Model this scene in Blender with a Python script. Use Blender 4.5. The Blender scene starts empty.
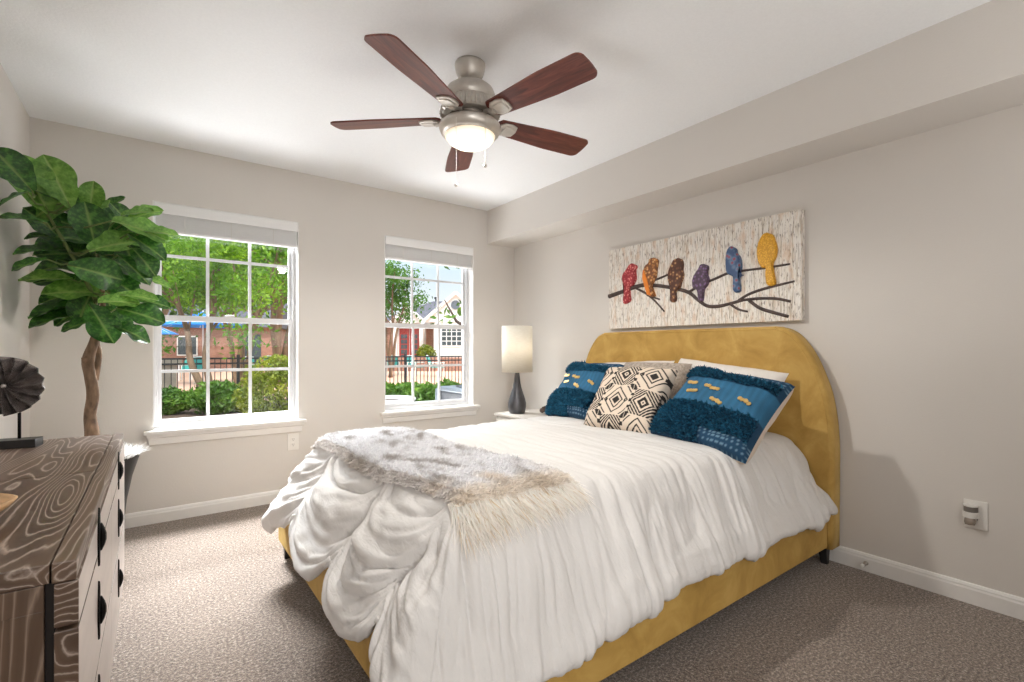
import bpy, bmesh, math, random
import numpy as np
from mathutils import Vector, Matrix, noise as mn

random.seed(7)
scene = bpy.context.scene
COL = scene.collection
PI = math.pi

# ------------------------------------------------------------------ camera
CAM_H = 1.111
F_PX, YAW, V0 = 482.2, math.radians(36.55), 349.75
cam = bpy.data.cameras.new('camera')
cam.sensor_width = 36.0
cam.lens = 36.0 * F_PX / 1024
cam.shift_y = (V0 - 341.0) / 1024
cam.clip_start = 0.02
cam.clip_end = 300
camo = bpy.data.objects.new('camera', cam)
camo.location = (0, 0, CAM_H)
camo.rotation_euler = (PI / 2, 0, -YAW)
COL.objects.link(camo)
scene.camera = camo

scene.view_settings.view_transform = 'Standard'
scene.view_settings.look = 'None'
scene.view_settings.gamma = 1
scene.view_settings.use_curve_mapping = False
scene.view_settings.exposure = 0.45
scene.cycles.use_denoising = True
scene.cycles.max_bounces = 10
scene.cycles.diffuse_bounces = 6
scene.cycles.transparent_max_bounces = 16
scene.cycles.sample_clamp_indirect = 6

# ------------------------------------------------------------------ sky
SKY_LOW, SKY_HIGH = 0.80, 2.2
world = bpy.data.worlds.new('sky')
scene.world = world
world.use_nodes = True
wn, wl = world.node_tree.nodes, world.node_tree.links
wn.clear()
w_out = wn.new('ShaderNodeOutputWorld')
w_bg = wn.new('ShaderNodeBackground')
w_tc = wn.new('ShaderNodeTexCoord')
w_sep = wn.new('ShaderNodeSeparateXYZ')
w_ramp = wn.new('ShaderNodeValToRGB')
w_str = wn.new('ShaderNodeMapRange')
wl.new(w_tc.outputs['Generated'], w_sep.inputs[0])
w_ramp.color_ramp.elements[0].position = 0.0
w_ramp.color_ramp.elements[0].color = (0.95, 0.97, 1.0, 1)
e = w_ramp.color_ramp.elements.new(0.10); e.color = (0.86, 0.94, 1.0, 1)
e = w_ramp.color_ramp.elements.new(0.22); e.color = (0.58, 0.80, 1.0, 1)
w_ramp.color_ramp.elements[-1].position = 0.7
w_ramp.color_ramp.elements[-1].color = (0.86, 0.93, 1.0, 1)
wl.new(w_sep.outputs['Z'], w_ramp.inputs[0])
w_str.inputs['From Min'].default_value = 0.22
w_str.inputs['From Max'].default_value = 0.55
w_str.inputs['To Min'].default_value = SKY_LOW
w_str.inputs['To Max'].default_value = SKY_HIGH
wl.new(w_sep.outputs['Z'], w_str.inputs['Value'])
wl.new(w_ramp.outputs['Color'], w_bg.inputs['Color'])
wl.new(w_str.outputs['Result'], w_bg.inputs['Strength'])
wl.new(w_bg.outputs[0], w_out.inputs[0])


def lamp(name, kind, loc, energy, color=(1, 1, 1), size=0.1, size_y=None, target=None, parent=None, spread=180):
    l = bpy.data.lights.new(name, kind)
    l.energy = energy
    l.color = color
    if kind == 'AREA':
        l.shape = 'RECTANGLE'
        l.size = size
        l.size_y = size_y or size
        l.spread = math.radians(spread)
    elif kind == 'POINT':
        l.shadow_soft_size = size
    elif kind == 'SPOT':
        l.shadow_soft_size = size
        l.spot_size = math.radians(172)
        l.spot_blend = 0.35
    elif kind == 'SUN':
        l.angle = size
    o = bpy.data.objects.new(name, l)
    o.location = loc
    if target is not None:
        d = Vector(target) - Vector(loc)
        o.rotation_euler = d.to_track_quat('-Z', 'Y').to_euler()
    if parent:
        o.parent = parent
    COL.objects.link(o)
    return o


# the sun comes over the roof from behind the camera and lights the garden
lamp('sun', 'SUN', (0, -20, 40), 2.6, (1.0, 0.97, 0.92), 0.02, target=(7, 6, 0))
# added fill light, out of view in the corner behind the camera
lamp('soft_box', 'AREA', (-0.28, -1.5, 1.3), 7.5, (1.0, 0.985, 0.97), 0.5, 2.0, target=(1.2, 1.4, 0.4), spread=66)
# added fill light, out of view, thrown up at the ceiling behind the camera
lamp('bounced_flash', 'AREA', (1.25, -0.85, 1.3), 15, (1.0, 0.99, 0.975), 2.6, 1.3, target=(1.25, -0.6, 2.44))
# unseen lamps added outside each window, imitating skylight from above and ground bounce
for wx, ws in ((0.43, 165), (1.97, 26)):
    lamp('window_skylight', 'AREA', (wx, 4.75, 2.75), ws, (0.95, 0.98, 1.0), 0.9, 0.6, target=(wx + 0.1, 2.6, 0.2), spread=92)
    lamp('window_ground_light', 'AREA', (wx, 4.75, 0.15), 23, (0.97, 0.985, 1.0), 1.3, 0.9, target=(wx, 2.6, 2.3), spread=112)

# ------------------------------------------------------------------ materials
MATS = {}


def lin(r, g, b):
    f = lambda c: ((c / 255 + 0.055) / 1.055) ** 2.4 if c > 10 else c / 255 / 12.92
    return (f(r), f(g), f(b), 1)


class NT:
    def __init__(self, name):
        self.m = bpy.data.materials.new(name)
        self.m.use_nodes = True
        self.n = self.m.node_tree.nodes
        self.l = self.m.node_tree.links
        self.b = self.n['Principled BSDF']

    def node(self, t, **kw):
        x = self.n.new(t)
        for k, v in kw.items():
            if k.startswith('i_'):
                key = k[2:].replace('_', ' ')
                x.inputs[key].default_value = v
            else:
                setattr(x, k, v)
        return x

    def link(self, a, b):
        self.l.new(a, b)

    def coords(self, scale=(1, 1, 1), kind='Object', rot=(0, 0, 0)):
        tc = self.node('ShaderNodeTexCoord')
        mp = self.node('ShaderNodeMapping')
        mp.inputs['Scale'].default_value = scale
        mp.inputs['Rotation'].default_value = rot
        self.link(tc.outputs[kind], mp.inputs['Vector'])
        return mp.outputs[0]

    def noise(self, vec, scale, detail=4, rough=0.55, dist=0):
        x = self.node('ShaderNodeTexNoise')
        x.inputs['Scale'].default_value = scale
        x.inputs['Detail'].default_value = detail
        x.inputs['Roughness'].default_value = rough
        x.inputs['Distortion'].default_value = dist
        if vec is not None:
            self.link(vec, x.inputs['Vector'])
        return x.outputs['Fac']

    def ramp(self, fac, stops, interp='LINEAR'):
        x = self.node('ShaderNodeValToRGB')
        x.color_ramp.interpolation = interp
        el = x.color_ramp.elements
        el[0].position, el[0].color = stops[0]
        el[1].position, el[1].color = stops[-1]
        for p, c in stops[1:-1]:
            k = el.new(p); k.color = c
        self.link(fac, x.inputs[0])
        return x.outputs[0]

    def math(self, op, a, b=None):
        x = self.node('ShaderNodeMath', operation=op)
        for i, v in enumerate((a, b)):
            if v is None:
                continue
            if isinstance(v, (int, float)):
                x.inputs[i].default_value = v
            else:
                self.link(v, x.inputs[i])
        return x.outputs[0]

    def mix(self, fac, a, b, mode='MIX'):
        x = self.node('ShaderNodeMix', data_type='RGBA', blend_type=mode)
        for i, v in ((0, fac), (6, a), (7, b)):
            if isinstance(v, (int, float)):
                x.inputs[i].default_value = v
            elif isinstance(v, tuple):
                x.inputs[i].default_value = v
            else:
                self.link(v, x.inputs[i])
        return x.outputs[2]

    def bump(self, h, strength=0.2, dist=0.002):
        x = self.node('ShaderNodeBump')
        x.inputs['Strength'].default_value = strength
        x.inputs['Distance'].default_value = dist
        self.link(h, x.inputs['Height'])
        self.link(x.outputs[0], self.b.inputs['Normal'])

    def set(self, col=None, rough=None, metal=None, **kw):
        if col is not None:
            if isinstance(col, tuple):
                self.b.inputs['Base Color'].default_value = col
            else:
                self.link(col, self.b.inputs['Base Color'])
        if rough is not None:
            self.b.inputs['Roughness'].default_value = rough
        if metal is not None:
            self.b.inputs['Metallic'].default_value = metal
        for k, v in kw.items():
            self.b.inputs[k.replace('_', ' ')].default_value = v
        return self.m


def simple(name, col, rough=0.6, metal=0.0, vary=0.12, scale=20, bump=0.0, stretch=(1, 1, 1), **kw):
    """a base colour mottled by noise, with an optional fine bump"""
    t = NT(name)
    v = t.coords(stretch)
    f = t.noise(v, scale, 5)
    dark = tuple(c * (1 - vary) for c in col[:3]) + (1,)
    lite = tuple(min(1, c * (1 + vary)) for c in col[:3]) + (1,)
    c = t.ramp(f, [(0.3, dark), (0.7, lite)])
    if bump:
        t.bump(f, bump, 0.002)
    return t.set(c, rough, metal, **kw)


def m_wall():
    t = NT('painted_wall')
    v = t.coords()
    f = t.noise(v, 130, 3)
    g = t.noise(v, 1.5, 2)
    c = t.ramp(g, [(0.3, lin(217, 212, 206)), (0.7, lin(220, 215, 209))])
    t.bump(f, 0.22, 0.0025)
    return t.set(c, 0.75)


def m_ceiling():
    t = NT('painted_ceiling')
    v = t.coords()
    f = t.noise(v, 110, 3)
    t.bump(f, 0.3, 0.003)
    return t.set(t.ramp(f, [(0.2, lin(240, 241, 242)), (0.8, lin(246, 247, 248))]), 0.85)


def m_carpet():
    t = NT('carpet')
    v = t.coords()
    a = t.noise(v, 92, 3, 0.75)
    b = t.noise(v, 190, 2, 0.6)
    s = t.math('ADD', t.math('MULTIPLY', a, 0.65), t.math('MULTIPLY', b, 0.35))
    c = t.ramp(s, [(0.38, lin(44, 34, 28)), (0.46, lin(102, 87, 76)), (0.54, lin(146, 130, 117)), (0.63, lin(212, 199, 187))])
    big = t.noise(v, 3.5, 2)
    c = t.mix(0.2, c, t.ramp(big, [(0.35, lin(110, 95, 83)), (0.65, lin(144, 129, 116))]))
    t.bump(s, 0.9, 0.012)
    return t.set(c, 0.95, Sheen_Weight=0.3)


def m_velvet():
    t = NT('mustard_velvet')
    v = t.coords()
    f = t.noise(v, 6, 4, 0.6, 0.6)
    fine = t.noise(v, 300, 2)
    c = t.ramp(f, [(0.28, lin(168, 132, 62)), (0.5, lin(190, 152, 78)), (0.72, lin(208, 172, 98))])
    t.bump(fine, 0.15, 0.001)
    return t.set(c, 0.75, Sheen_Weight=0.35, Sheen_Roughness=0.4, Sheen_Tint=lin(255, 225, 150))


def m_duvet():
    t = NT('white_cotton')
    v = t.coords((9, 2.2, 3))
    f = t.noise(v, 9, 5, 0.6, 0.5)
    v2 = t.coords((2.2, 7, 4))
    g = t.noise(v2, 5, 4, 0.6, 0.8)
    t.bump(t.math('ADD', f, t.math('MULTIPLY', g, 0.7)), 0.5, 0.007)
    return t.set(lin(219, 216, 213), 0.85, Sheen_Weight=0.15)


def m_attr(name, rough=0.9, bump=0.25, scale=350, **kw):
    t = NT(name)
    a = t.node('ShaderNodeAttribute', attribute_name='tint')
    v = t.coords()
    f = t.noise(v, scale, 2)
    c = t.mix(0.22, a.outputs['Color'], t.ramp(f, [(0.3, (0.25, 0.25, 0.25, 1)), (0.7, (1, 1, 1, 1))]), 'MULTIPLY')
    if bump:
        t.bump(f, bump, 0.001)
    return t.set(c, rough, **kw)


def m_fur():
    t = NT('soft_fur')
    a = t.node('ShaderNodeAttribute', attribute_name='tint')
    t.set(a.outputs['Color'], 0.9)
    td = t.node('ShaderNodeBsdfTranslucent')
    t.link(a.outputs['Color'], td.inputs[0])
    mx = t.node('ShaderNodeMixShader')
    mx.inputs[0].default_value = 0.45
    t.link(t.b.outputs[0], mx.inputs[1])
    t.link(td.outputs[0], mx.inputs[2])
    t.link(mx.outputs[0], t.n['Material Output'].inputs[0])
    return t.m


def m_dresser(name, axis):
    """dark stained wood with pale cerused grain lines running along one axis"""
    t = NT(name)
    sc = {'y': (1, 0.13, 1), 'z': (1, 1, 0.11)}[axis]
    v = t.coords(sc)
    n1 = t.noise(v, 4.6, 2, 0.4, 0.15)
    n2 = t.noise(v, 70, 3)
    sp = t.node('ShaderNodeSeparateXYZ')
    t.link(v, sp.inputs[0])
    s = t.math('FRACT', t.math('ADD', t.math('ADD', t.math('MULTIPLY', n1, 52.0 if axis == 'y' else 24.0), t.math('MULTIPLY', t.math('ADD', sp.outputs[0], sp.outputs[2]), 30.0 if axis == 'y' else 15.0)), t.math('MULTIPLY', n2, 0.5)))
    tri = t.math('ABSOLUTE', t.math('SUBTRACT', s, 0.5))
    line = t.ramp(tri, [(0.0, (0, 0, 0, 1)), (0.34, (0.06, 0.06, 0.06, 1)), (0.45, (0.6, 0.6, 0.6, 1)), (0.5, (1, 1, 1, 1))])
    br = t.ramp(t.noise(v, 9, 3), [(0.3, lin(76, 58, 46)), (0.7, lin(116, 93, 76))])
    c = t.mix(line, br, lin(182, 166, 154) if axis == 'y' else lin(150, 130, 114))
    t.bump(line, 0.25, 0.001)
    return t.set(c, 0.36)


def m_blade():
    t = NT('cherry_wood')
    v = t.coords((1, 9, 9))
    f = t.noise(v, 4, 5, 0.6, 1.2)
    c = t.ramp(f, [(0.3, lin(68, 29, 23)), (0.5, lin(102, 47, 37)), (0.7, lin(132, 70, 54))])
    return t.set(c, 0.32)


def m_canvas():
    t = NT('paper_strip_canvas')
    v = t.coords((1, 1, 0.07))
    a = t.noise(v, 95, 2, 0.5)
    v2 = t.coords((1, 1, 0.22))
    b = t.noise(v2, 120, 3, 0.65)
    v3 = t.coords((1, 1, 0.35))
    d = t.noise(v3, 22, 3, 0.6)
    c = t.ramp(a, [(0.34, lin(196, 186, 172)), (0.46, lin(232, 226, 216)), (0.56, lin(240, 236, 230)), (0.66, lin(206, 198, 190))])
    c = t.mix(t.ramp(b, [(0.55, (0, 0, 0, 1)), (0.66, (0.85, 0.85, 0.85, 1))]), c, lin(120, 102, 92))
    c = t.mix(t.ramp(d, [(0.52, (0, 0, 0, 1)), (0.70, (0.5, 0.5, 0.5, 1))]), c, lin(206, 164, 122))
    t.bump(a, 0.5, 0.004)
    return t.set(c, 0.8)


def m_glass():
    t = NT('window_glass')
    tr = t.node('ShaderNodeBsdfTransparent')
    gl = t.node('ShaderNodeBsdfGlossy')
    gl.inputs['Roughness'].default_value = 0.02
    lw = t.node('ShaderNodeLayerWeight')
    lw.inputs['Blend'].default_value = 0.5
    fr = t.math('ADD', 0.022, t.math('MULTIPLY', t.math('POWER', lw.outputs['Facing'], 5.0), 0.9))
    mx = t.node('ShaderNodeMixShader')
    t.link(fr, mx.inputs[0])
    t.link(tr.outputs[0], mx.inputs[1])
    t.link(gl.outputs[0], mx.inputs[2])
    t.link(mx.outputs[0], t.n['Material Output'].inputs[0])
    return t.m


def m_leafy(name, c1, c2, c3, trans=0.35, scale=3.0, rough=0.5, vein=None):
    t = NT(name)
    v = t.coords()
    f = t.noise(v, scale, 4, 0.65)
    c = t.ramp(f, [(0.3, c1), (0.5, c2), (0.68, c3)])
    if vein:
        a = t.node('ShaderNodeAttribute', attribute_name='vein')
        c = t.mix(t.math('MULTIPLY', a.outputs['Fac'], 0.6), c, vein)
        t.bump(a.outputs['Fac'], 0.3, 0.004)
    t.set(c, rough)
    td = t.node('ShaderNodeBsdfTranslucent')
    t.link(c, td.inputs[0])
    mx = t.node('ShaderNodeMixShader')
    mx.inputs[0].default_value = trans
    t.link(t.b.outputs[0], mx.inputs[1])
    t.link(td.outputs[0], mx.inputs[2])
    t.link(mx.outputs[0], t.n['Material Output'].inputs[0])
    return t.m


def m_shade():
    t = NT('linen_shade')
    v = t.coords((1, 1, 1))
    f = t.noise(t.coords((30, 30, 300)), 1.0, 2)
    c = t.ramp(f, [(0.3, lin(240, 234, 222)), (0.7, lin(250, 246, 236))])
    t.set(c, 0.9)
    td = t.node('ShaderNodeBsdfTranslucent')
    t.link(c, td.inputs[0])
    mx = t.node('ShaderNodeMixShader')
    mx.inputs[0].default_value = 0.35
    t.link(t.b.outputs[0], mx.inputs[1])
    t.link(td.outputs[0], mx.inputs[2])
    t.link(mx.outputs[0], t.n['Material Output'].inputs[0])
    return t.m


def m_bowl(strength):
    """frosted lamp glass: bulb glow strongest at the bottom, warm towards the rim"""
    t = NT('frosted_bowl')
    tc = t.node('ShaderNodeTexCoord')
    sp = t.node('ShaderNodeSeparateXYZ')
    t.link(tc.outputs['Generated'], sp.inputs[0])
    c = t.ramp(sp.outputs[2], [(0.0, (1, 0.93, 0.80, 1)), (0.55, (1, 0.86, 0.64, 1)), (1.0, (0.9, 0.62, 0.36, 1))])
    s = t.ramp(sp.outputs[2], [(0.0, (1, 1, 1, 1)), (0.6, (0.55, 0.55, 0.55, 1)), (1.0, (0.16, 0.16, 0.16, 1))])
    t.link(c, t.b.inputs['Emission Color'])
    t.link(t.math('MULTIPLY', s, strength), t.b.inputs['Emission Strength'])
    return t.set(lin(250, 244, 230), 0.4)


def m_brick(name, c1, c2, mortar, scale=1.0):
    t = NT(name)
    v = t.coords()
    x = t.node('ShaderNodeTexBrick')
    x.inputs['Color1'].default_value = c1
    x.inputs['Color2'].default_value = c2
    x.inputs['Mortar'].default_value = mortar
    x.inputs['Scale'].default_value = 4.0 * scale
    x.inputs['Mortar Size'].default_value = 0.015
    sep = t.node('ShaderNodeSeparateXYZ')
    cmb = t.node('ShaderNodeCombineXYZ')
    t.link(v, sep.inputs[0])
    t.link(t.math('ADD', sep.outputs[0], sep.outputs[1]), cmb.inputs[0])
    t.link(sep.outputs[2], cmb.inputs[1])
    t.link(cmb.outputs[0], x.inputs['Vector'])
    return t.set(x.outputs[0], 0.9)


M = dict(
    wall=m_wall(), ceiling=m_ceiling(), carpet=m_carpet(), velvet=m_velvet(), duvet=m_duvet(),
    trim=simple('white_trim_paint', lin(236, 234, 231), 0.4, vary=0.02),
    vinyl=simple('white_vinyl', lin(214, 214, 215), 0.35, vary=0.02),
    blind=simple('white_blind', lin(244, 244, 244), 0.5, vary=0.03, stretch=(1, 1, 30)),
    glass=m_glass(),
    black_leg=simple('black_lacquer', lin(38, 37, 38), 0.4, vary=0.1),
    mattress=simple('mattress_ticking', lin(225, 222, 216), 0.9, vary=0.03),
    dress_y=m_dresser('cerused_wood_lengthwise', 'y'), dress_z=m_dresser('cerused_wood_upright', 'z'),
    dress_front=simple('whitewashed_drawer_face', lin(206, 196, 190), 0.32, vary=0.10, scale=16, bump=0.2, stretch=(1, 0.12, 1)),  # window glare on the dark wood, put into a pale face colour
    dark_gap=simple('dark_wood_inside', lin(34, 26, 22), 0.7),
    black_metal=simple('black_iron', lin(30, 29, 30), 0.45, 0.6, vary=0.1),
    nickel=simple('brushed_nickel', lin(196, 190, 182), 0.4, 0.65, vary=0.06, scale=40),
    nickel_dark=simple('shadowed_nickel', lin(120, 112, 104), 0.4, 0.9, vary=0.1),  # darker nickel of the downrod and fitter neck
    iron_silver=simple('pale_nickel', lin(206, 200, 192), 0.35, 0.6, vary=0.05),
    blade=m_blade(), bowl=m_bowl(1.25), shade=m_shade(),
    bead=simple('white_bead', lin(240, 238, 232), 0.3, vary=0.02),
    lamp_base=simple('grey_ceramic', lin(80, 79, 82), 0.32, 0.3, vary=0.45, scale=14, stretch=(1, 1, 0.35)),
    cloth_attr=m_attr('woven_cloth'),
    shag=m_attr('shag_yarn', 0.95, 0),
    fur=m_fur(),
    pillow_white=simple('white_pillowcase', lin(232, 226, 220), 0.9, vary=0.03, scale=60, bump=0.2),
    pillow_back=simple('cream_pillow_backing', lin(226, 212, 196), 0.9, vary=0.04, scale=60, bump=0.2),
    grey_weave=simple('grey_beige_weave', lin(172, 160, 148), 0.9, vary=0.35, scale=70, bump=0.4),
    sequin=simple('gold_sequin', lin(226, 190, 120), 0.3, 0.7, vary=0.15),
    canvas=m_canvas(),
    sculpt=simple('hammered_dark_metal', lin(150, 144, 142), 0.27, 0.75, vary=0.45, scale=30),
    bowl_wood=simple('light_turned_wood', lin(206, 166, 122), 0.5, vary=0.2, scale=18, stretch=(1, 1, 6)),
    cone=simple('dried_pod', lin(168, 122, 84), 0.7, vary=0.3, scale=40),
    knot=simple('dark_driftwood', lin(82, 66, 56), 0.7, vary=0.5, scale=30),
    planter=simple('black_planter', lin(34, 34, 37), 0.35, vary=0.1),
    fluff=simple('white_fleece', lin(236, 234, 230), 0.95, vary=0.04),
    bark=simple('fig_bark', lin(126, 102, 82), 0.85, vary=0.6, scale=30, bump=0.6, stretch=(1, 1, 0.3)),
    fig=m_leafy('fig_leaf', lin(18, 54, 16), lin(38, 86, 26), lin(78, 130, 48), 0.2, 9.0, 0.36, lin(150, 176, 96)),
    fig_light=m_leafy('fig_leaf_young', lin(70, 118, 42), lin(106, 154, 62), lin(140, 182, 86), 0.28, 9.0, 0.36, lin(190, 208, 130)),
    stem=simple('green_stem', lin(104, 118, 62), 0.6),
    plate=simple('white_plastic', lin(232, 229, 224), 0.4, vary=0.02),
    slot=simple('dark_slot', lin(60, 56, 54), 0.6),
    spring=simple('steel_spring', lin(190, 184, 176), 0.3, 0.9),
    ns_wood=simple('white_nightstand', lin(204, 198, 190), 0.5, vary=0.04, scale=10, stretch=(1, 8, 8)),
    brass=simple('aged_brass', lin(170, 140, 88), 0.35, 0.9),
    # garden
    soil=simple('mulch', lin(92, 74, 62), 0.95, vary=0.45, scale=14),
    paver=m_brick('salmon_pavers', lin(214, 166, 138), lin(226, 182, 154), lin(196, 156, 132), 1.2),
    lawn=simple('lawn_grass', lin(110, 136, 62), 0.9, vary=0.3, scale=8),
    iron=simple('black_fence_paint', lin(44, 42, 42), 0.5),
    tree_bark=simple('pale_tree_bark', lin(128, 104, 82), 0.9, vary=0.3, scale=8, stretch=(1, 1, 0.3)),
    tree_dark=simple('dark_tree_bark', lin(76, 60, 52), 0.9, vary=0.3, scale=8, stretch=(1, 1, 0.3)),
    leaf_a=m_leafy('bright_tree_leaf', lin(48, 90, 12), lin(104, 152, 22), lin(168, 204, 52), 0.42, 1.1),
    leaf_b=m_leafy('green_tree_leaf', lin(36, 74, 18), lin(74, 124, 32), lin(116, 162, 58), 0.42, 1.1),
    leaf_c=m_leafy('deep_shrub_leaf', lin(48, 84, 26), lin(88, 128, 40), lin(138, 172, 62), 0.35, 3),
    leaf_gold=m_leafy('golden_hedge_leaf', lin(70, 88, 20), lin(120, 134, 32), lin(174, 178, 58), 0.35, 3),
    brick=m_brick('red_brick', lin(148, 102, 84), lin(170, 122, 100), lin(176, 160, 148), 1.0),
    roof=simple('grey_shingles', lin(92, 92, 100), 0.9, vary=0.2, scale=6),
    white_wall=simple('white_siding', lin(232, 230, 224), 0.8, vary=0.02),
    red_door=simple('red_door_paint', lin(156, 58, 52), 0.5, vary=0.05),
    dark_glass=simple('dark_pane', lin(70, 80, 84), 0.15, vary=0.2, scale=2),
    blue_canvas=simple('blue_parasol_canvas', lin(26, 128, 222), 0.8, vary=0.05),
    teal_frame=simple('teal_sling', lin(66, 158, 148), 0.7, vary=0.1),
    white_frame=simple('white_metal_frame', lin(236, 236, 232), 0.5, vary=0.02),
    stone=simple('tan_stone', lin(186, 172, 154), 0.9, vary=0.12, scale=5),
    ac_grey=simple('grey_metal_case', lin(112, 120, 128), 0.5, 0.2, vary=0.06),
    ac_dark=simple('dark_fin', lin(84, 86, 90), 0.6, vary=0.2, scale=3, stretch=(1, 1, 40)),
    yellow_sticker=simple('yellow_sticker', lin(226, 190, 60), 0.6, vary=0.05),
)

# ------------------------------------------------------------------ mesh helpers


def link(o, parent=None):
    if parent is not None:
        o.parent = parent
    COL.objects.link(o)
    return o


def obj(name, bm, mat, parent=None, smooth=False, loc=None):
    me = bpy.data.meshes.new(name)
    if isinstance(bm, bmesh.types.BMesh):
        bmesh.ops.recalc_face_normals(bm, faces=bm.faces[:])
        bm.to_mesh(me); bm.free()
    else:
        me.from_pydata([tuple(map(float, v)) for v in bm[0]], [], [tuple(map(int, f)) for f in bm[1]])
        me.update()
    for m in (mat if isinstance(mat, (list, tuple)) else [mat]):
        me.materials.append(m)
    if smooth:
        me.polygons.foreach_set('use_smooth', [True] * len(me.polygons))
    o = bpy.data.objects.new(name, me)
    if loc is not None:
        o.location = loc
    return link(o, parent)


def tint(o, cols):
    a = o.data.color_attributes.new('tint', 'FLOAT_COLOR', 'POINT')
    c = np.ones((len(o.data.vertices), 4), dtype=np.float32)
    c[:, :3] = np.asarray(cols)[:, :3]
    a.data.foreach_set('color', c.ravel())


def thing(name, label, cat, loc=(0, 0, 0), rotz=0, group=None):
    o = bpy.data.objects.new(name, None)
    o.empty_display_size = 0.1
    COL.objects.link(o)
    o.location = loc
    o.rotation_euler = (0, 0, rotz)
    return tag(o, label, cat, group)


def tag(o, label, cat, group=None):
    o['label'] = label; o['category'] = cat
    if group:
        o['group'] = group
    return o


def structure(name, bm, mat, parent=None, smooth=False):
    o = obj(name, bm, mat, parent, smooth)
    if parent is None:
        o['kind'] = 'structure'
    return o


def BM():
    return bmesh.new()


def box(bm, lo, hi, bevel=0.0, seg=2, mat=0):
    lo, hi = Vector(lo), Vector(hi)
    r = bmesh.ops.create_cube(bm, size=1)
    c = (lo + hi) / 2; d = hi - lo
    for v in r['verts']:
        v.co = Vector((v.co.x * d.x, v.co.y * d.y, v.co.z * d.z)) + c
    fs = set(f for v in r['verts'] for f in v.link_faces)
    for f in fs:
        f.material_index = mat
    if bevel:
        es = list(set(e for v in r['verts'] for e in v.link_edges))
        bmesh.ops.bevel(bm, geom=es, offset=bevel, segments=seg, affect='EDGES', profile=0.6)
    return bm


def boxo(name, lo, hi, mat, parent=None, bevel=0.0, seg=2):
    return obj(name, box(BM(), lo, hi, bevel, seg), mat, parent, smooth=False)


def lathe(bm, prof, segs=32, c=(0, 0, 0), wob=None):
    rings = []
    for (r, z) in prof:
        ring = []
        for i in range(segs):
            a = 2 * PI * i / segs
            rr = r * (wob(a, z) if wob else 1)
            ring.append(bm.verts.new((c[0] + rr * math.cos(a), c[1] + rr * math.sin(a), c[2] + z)))
        rings.append(ring)
    for k in range(len(rings) - 1):
        for i in range(segs):
            j = (i + 1) % segs
            bm.faces.new((rings[k][i], rings[k][j], rings[k + 1][j], rings[k + 1][i]))
    if prof[0][0] > 1e-4:
        bm.faces.new(rings[0][::-1])
    if prof[-1][0] > 1e-4:
        bm.faces.new(rings[-1])
    bmesh.ops.remove_doubles(bm, verts=[v for r in (rings[0], rings[-1]) for v in r], dist=1e-5)
    return bm


def tube(bm, pts, rad, segs=8):
    pts = [Vector(p) for p in pts]
    n = len(pts)
    rads = rad if isinstance(rad, (list, tuple)) else [rad] * n
    prev = None
    rings = []
    for i, p in enumerate(pts):
        d = (pts[min(i + 1, n - 1)] - pts[max(i - 1, 0)]).normalized()
        if prev is None:
            up = Vector((0, 0, 1)) if abs(d.z) < 0.9 else Vector((1, 0, 0))
            x = d.cross(up).normalized()
        else:
            x = (prev - d * prev.dot(d)).normalized()
        prev = x
        y = d.cross(x)
        rings.append([bm.verts.new(p + (x * math.cos(2 * PI * k / segs) + y * math.sin(2 * PI * k / segs)) * rads[i]) for k in range(segs)])
    for a, b in zip(rings, rings[1:]):
        for k in range(segs):
            j = (k + 1) % segs
            bm.faces.new((a[k], a[j], b[j], b[k]))
    bm.faces.new(rings[0][::-1]); bm.faces.new(rings[-1])
    return bm


def bar(bm, a, b, w, h, up=(0, 0, 1)):
    a, b = Vector(a), Vector(b)
    d = (b - a).normalized()
    s = d.cross(Vector(up)).normalized() * w / 2
    u = s.cross(d).normalized() * h / 2
    vs = [bm.verts.new(p + x + y) for p in (a, b) for x, y in ((s, u), (-s, u), (-s, -u), (s, -u))]
    for f in ((0, 1, 2, 3), (7, 6, 5, 4), (0, 4, 5, 1), (1, 5, 6, 2), (2, 6, 7, 3), (3, 7, 4, 0)):
        bm.faces.new([vs[i] for i in f])
    return bm


def smooth_line(pts, n=6):
    """Catmull-Rom through pts (any tuple length)"""
    P = [np.array(p, float) for p in pts]
    P = [2 * P[0] - P[1]] + P + [2 * P[-1] - P[-2]]
    out = []
    for i in range(1, len(P) - 2):
        for k in range(n):
            t = k / n
            a, b, c, d = P[i - 1], P[i], P[i + 1], P[i + 2]
            out.append(0.5 * ((2 * b) + (c - a) * t + (2 * a - 5 * b + 4 * c - d) * t * t + (3 * b - a - 3 * c + d) * t ** 3))
    out.append(P[-2])
    return out


def prism(bm, pts, fn, d0, d1, dome=0.0):
    """extrude a 2-D outline between depths d0 and d1 (fn maps (s, t, depth) to 3-D); dome rounds the front edge"""
    c = (sum(p[0] for p in pts) / len(pts), sum(p[1] for p in pts) / len(pts))
    steps = [(1.0, d0), (1.0, d1 - dome), (0.96, d1 - dome * 0.35), (0.86, d1)] if dome else [(1.0, d0), (1.0, d1)]
    rings = [[bm.verts.new(fn(c[0] + (p[0] - c[0]) * k, c[1] + (p[1] - c[1]) * k, d)) for p in pts] for k, d in steps]
    n = len(pts)
    for a, b in zip(rings, rings[1:]):
        for i in range(n):
            j = (i + 1) % n
            bm.faces.new((a[i], a[j], b[j], b[i]))
    f1 = bm.faces.new(rings[0][::-1]); f2 = bm.faces.new(rings[-1])
    bmesh.ops.triangulate(bm, faces=[f1, f2])
    return bm


def grid_faces(nu, nv, wrap_u=False):
    f = []
    for j in range(nv - 1):
        for i in range(nu - (0 if wrap_u else 1)):
            i2 = (i + 1) % nu
            f.append((j * nu + i, j * nu + i2, (j + 1) * nu + i2, (j + 1) * nu + i))
    return f


def N(x, y=0.0, z=0.0):
    return mn.noise((x, y, z))


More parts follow.
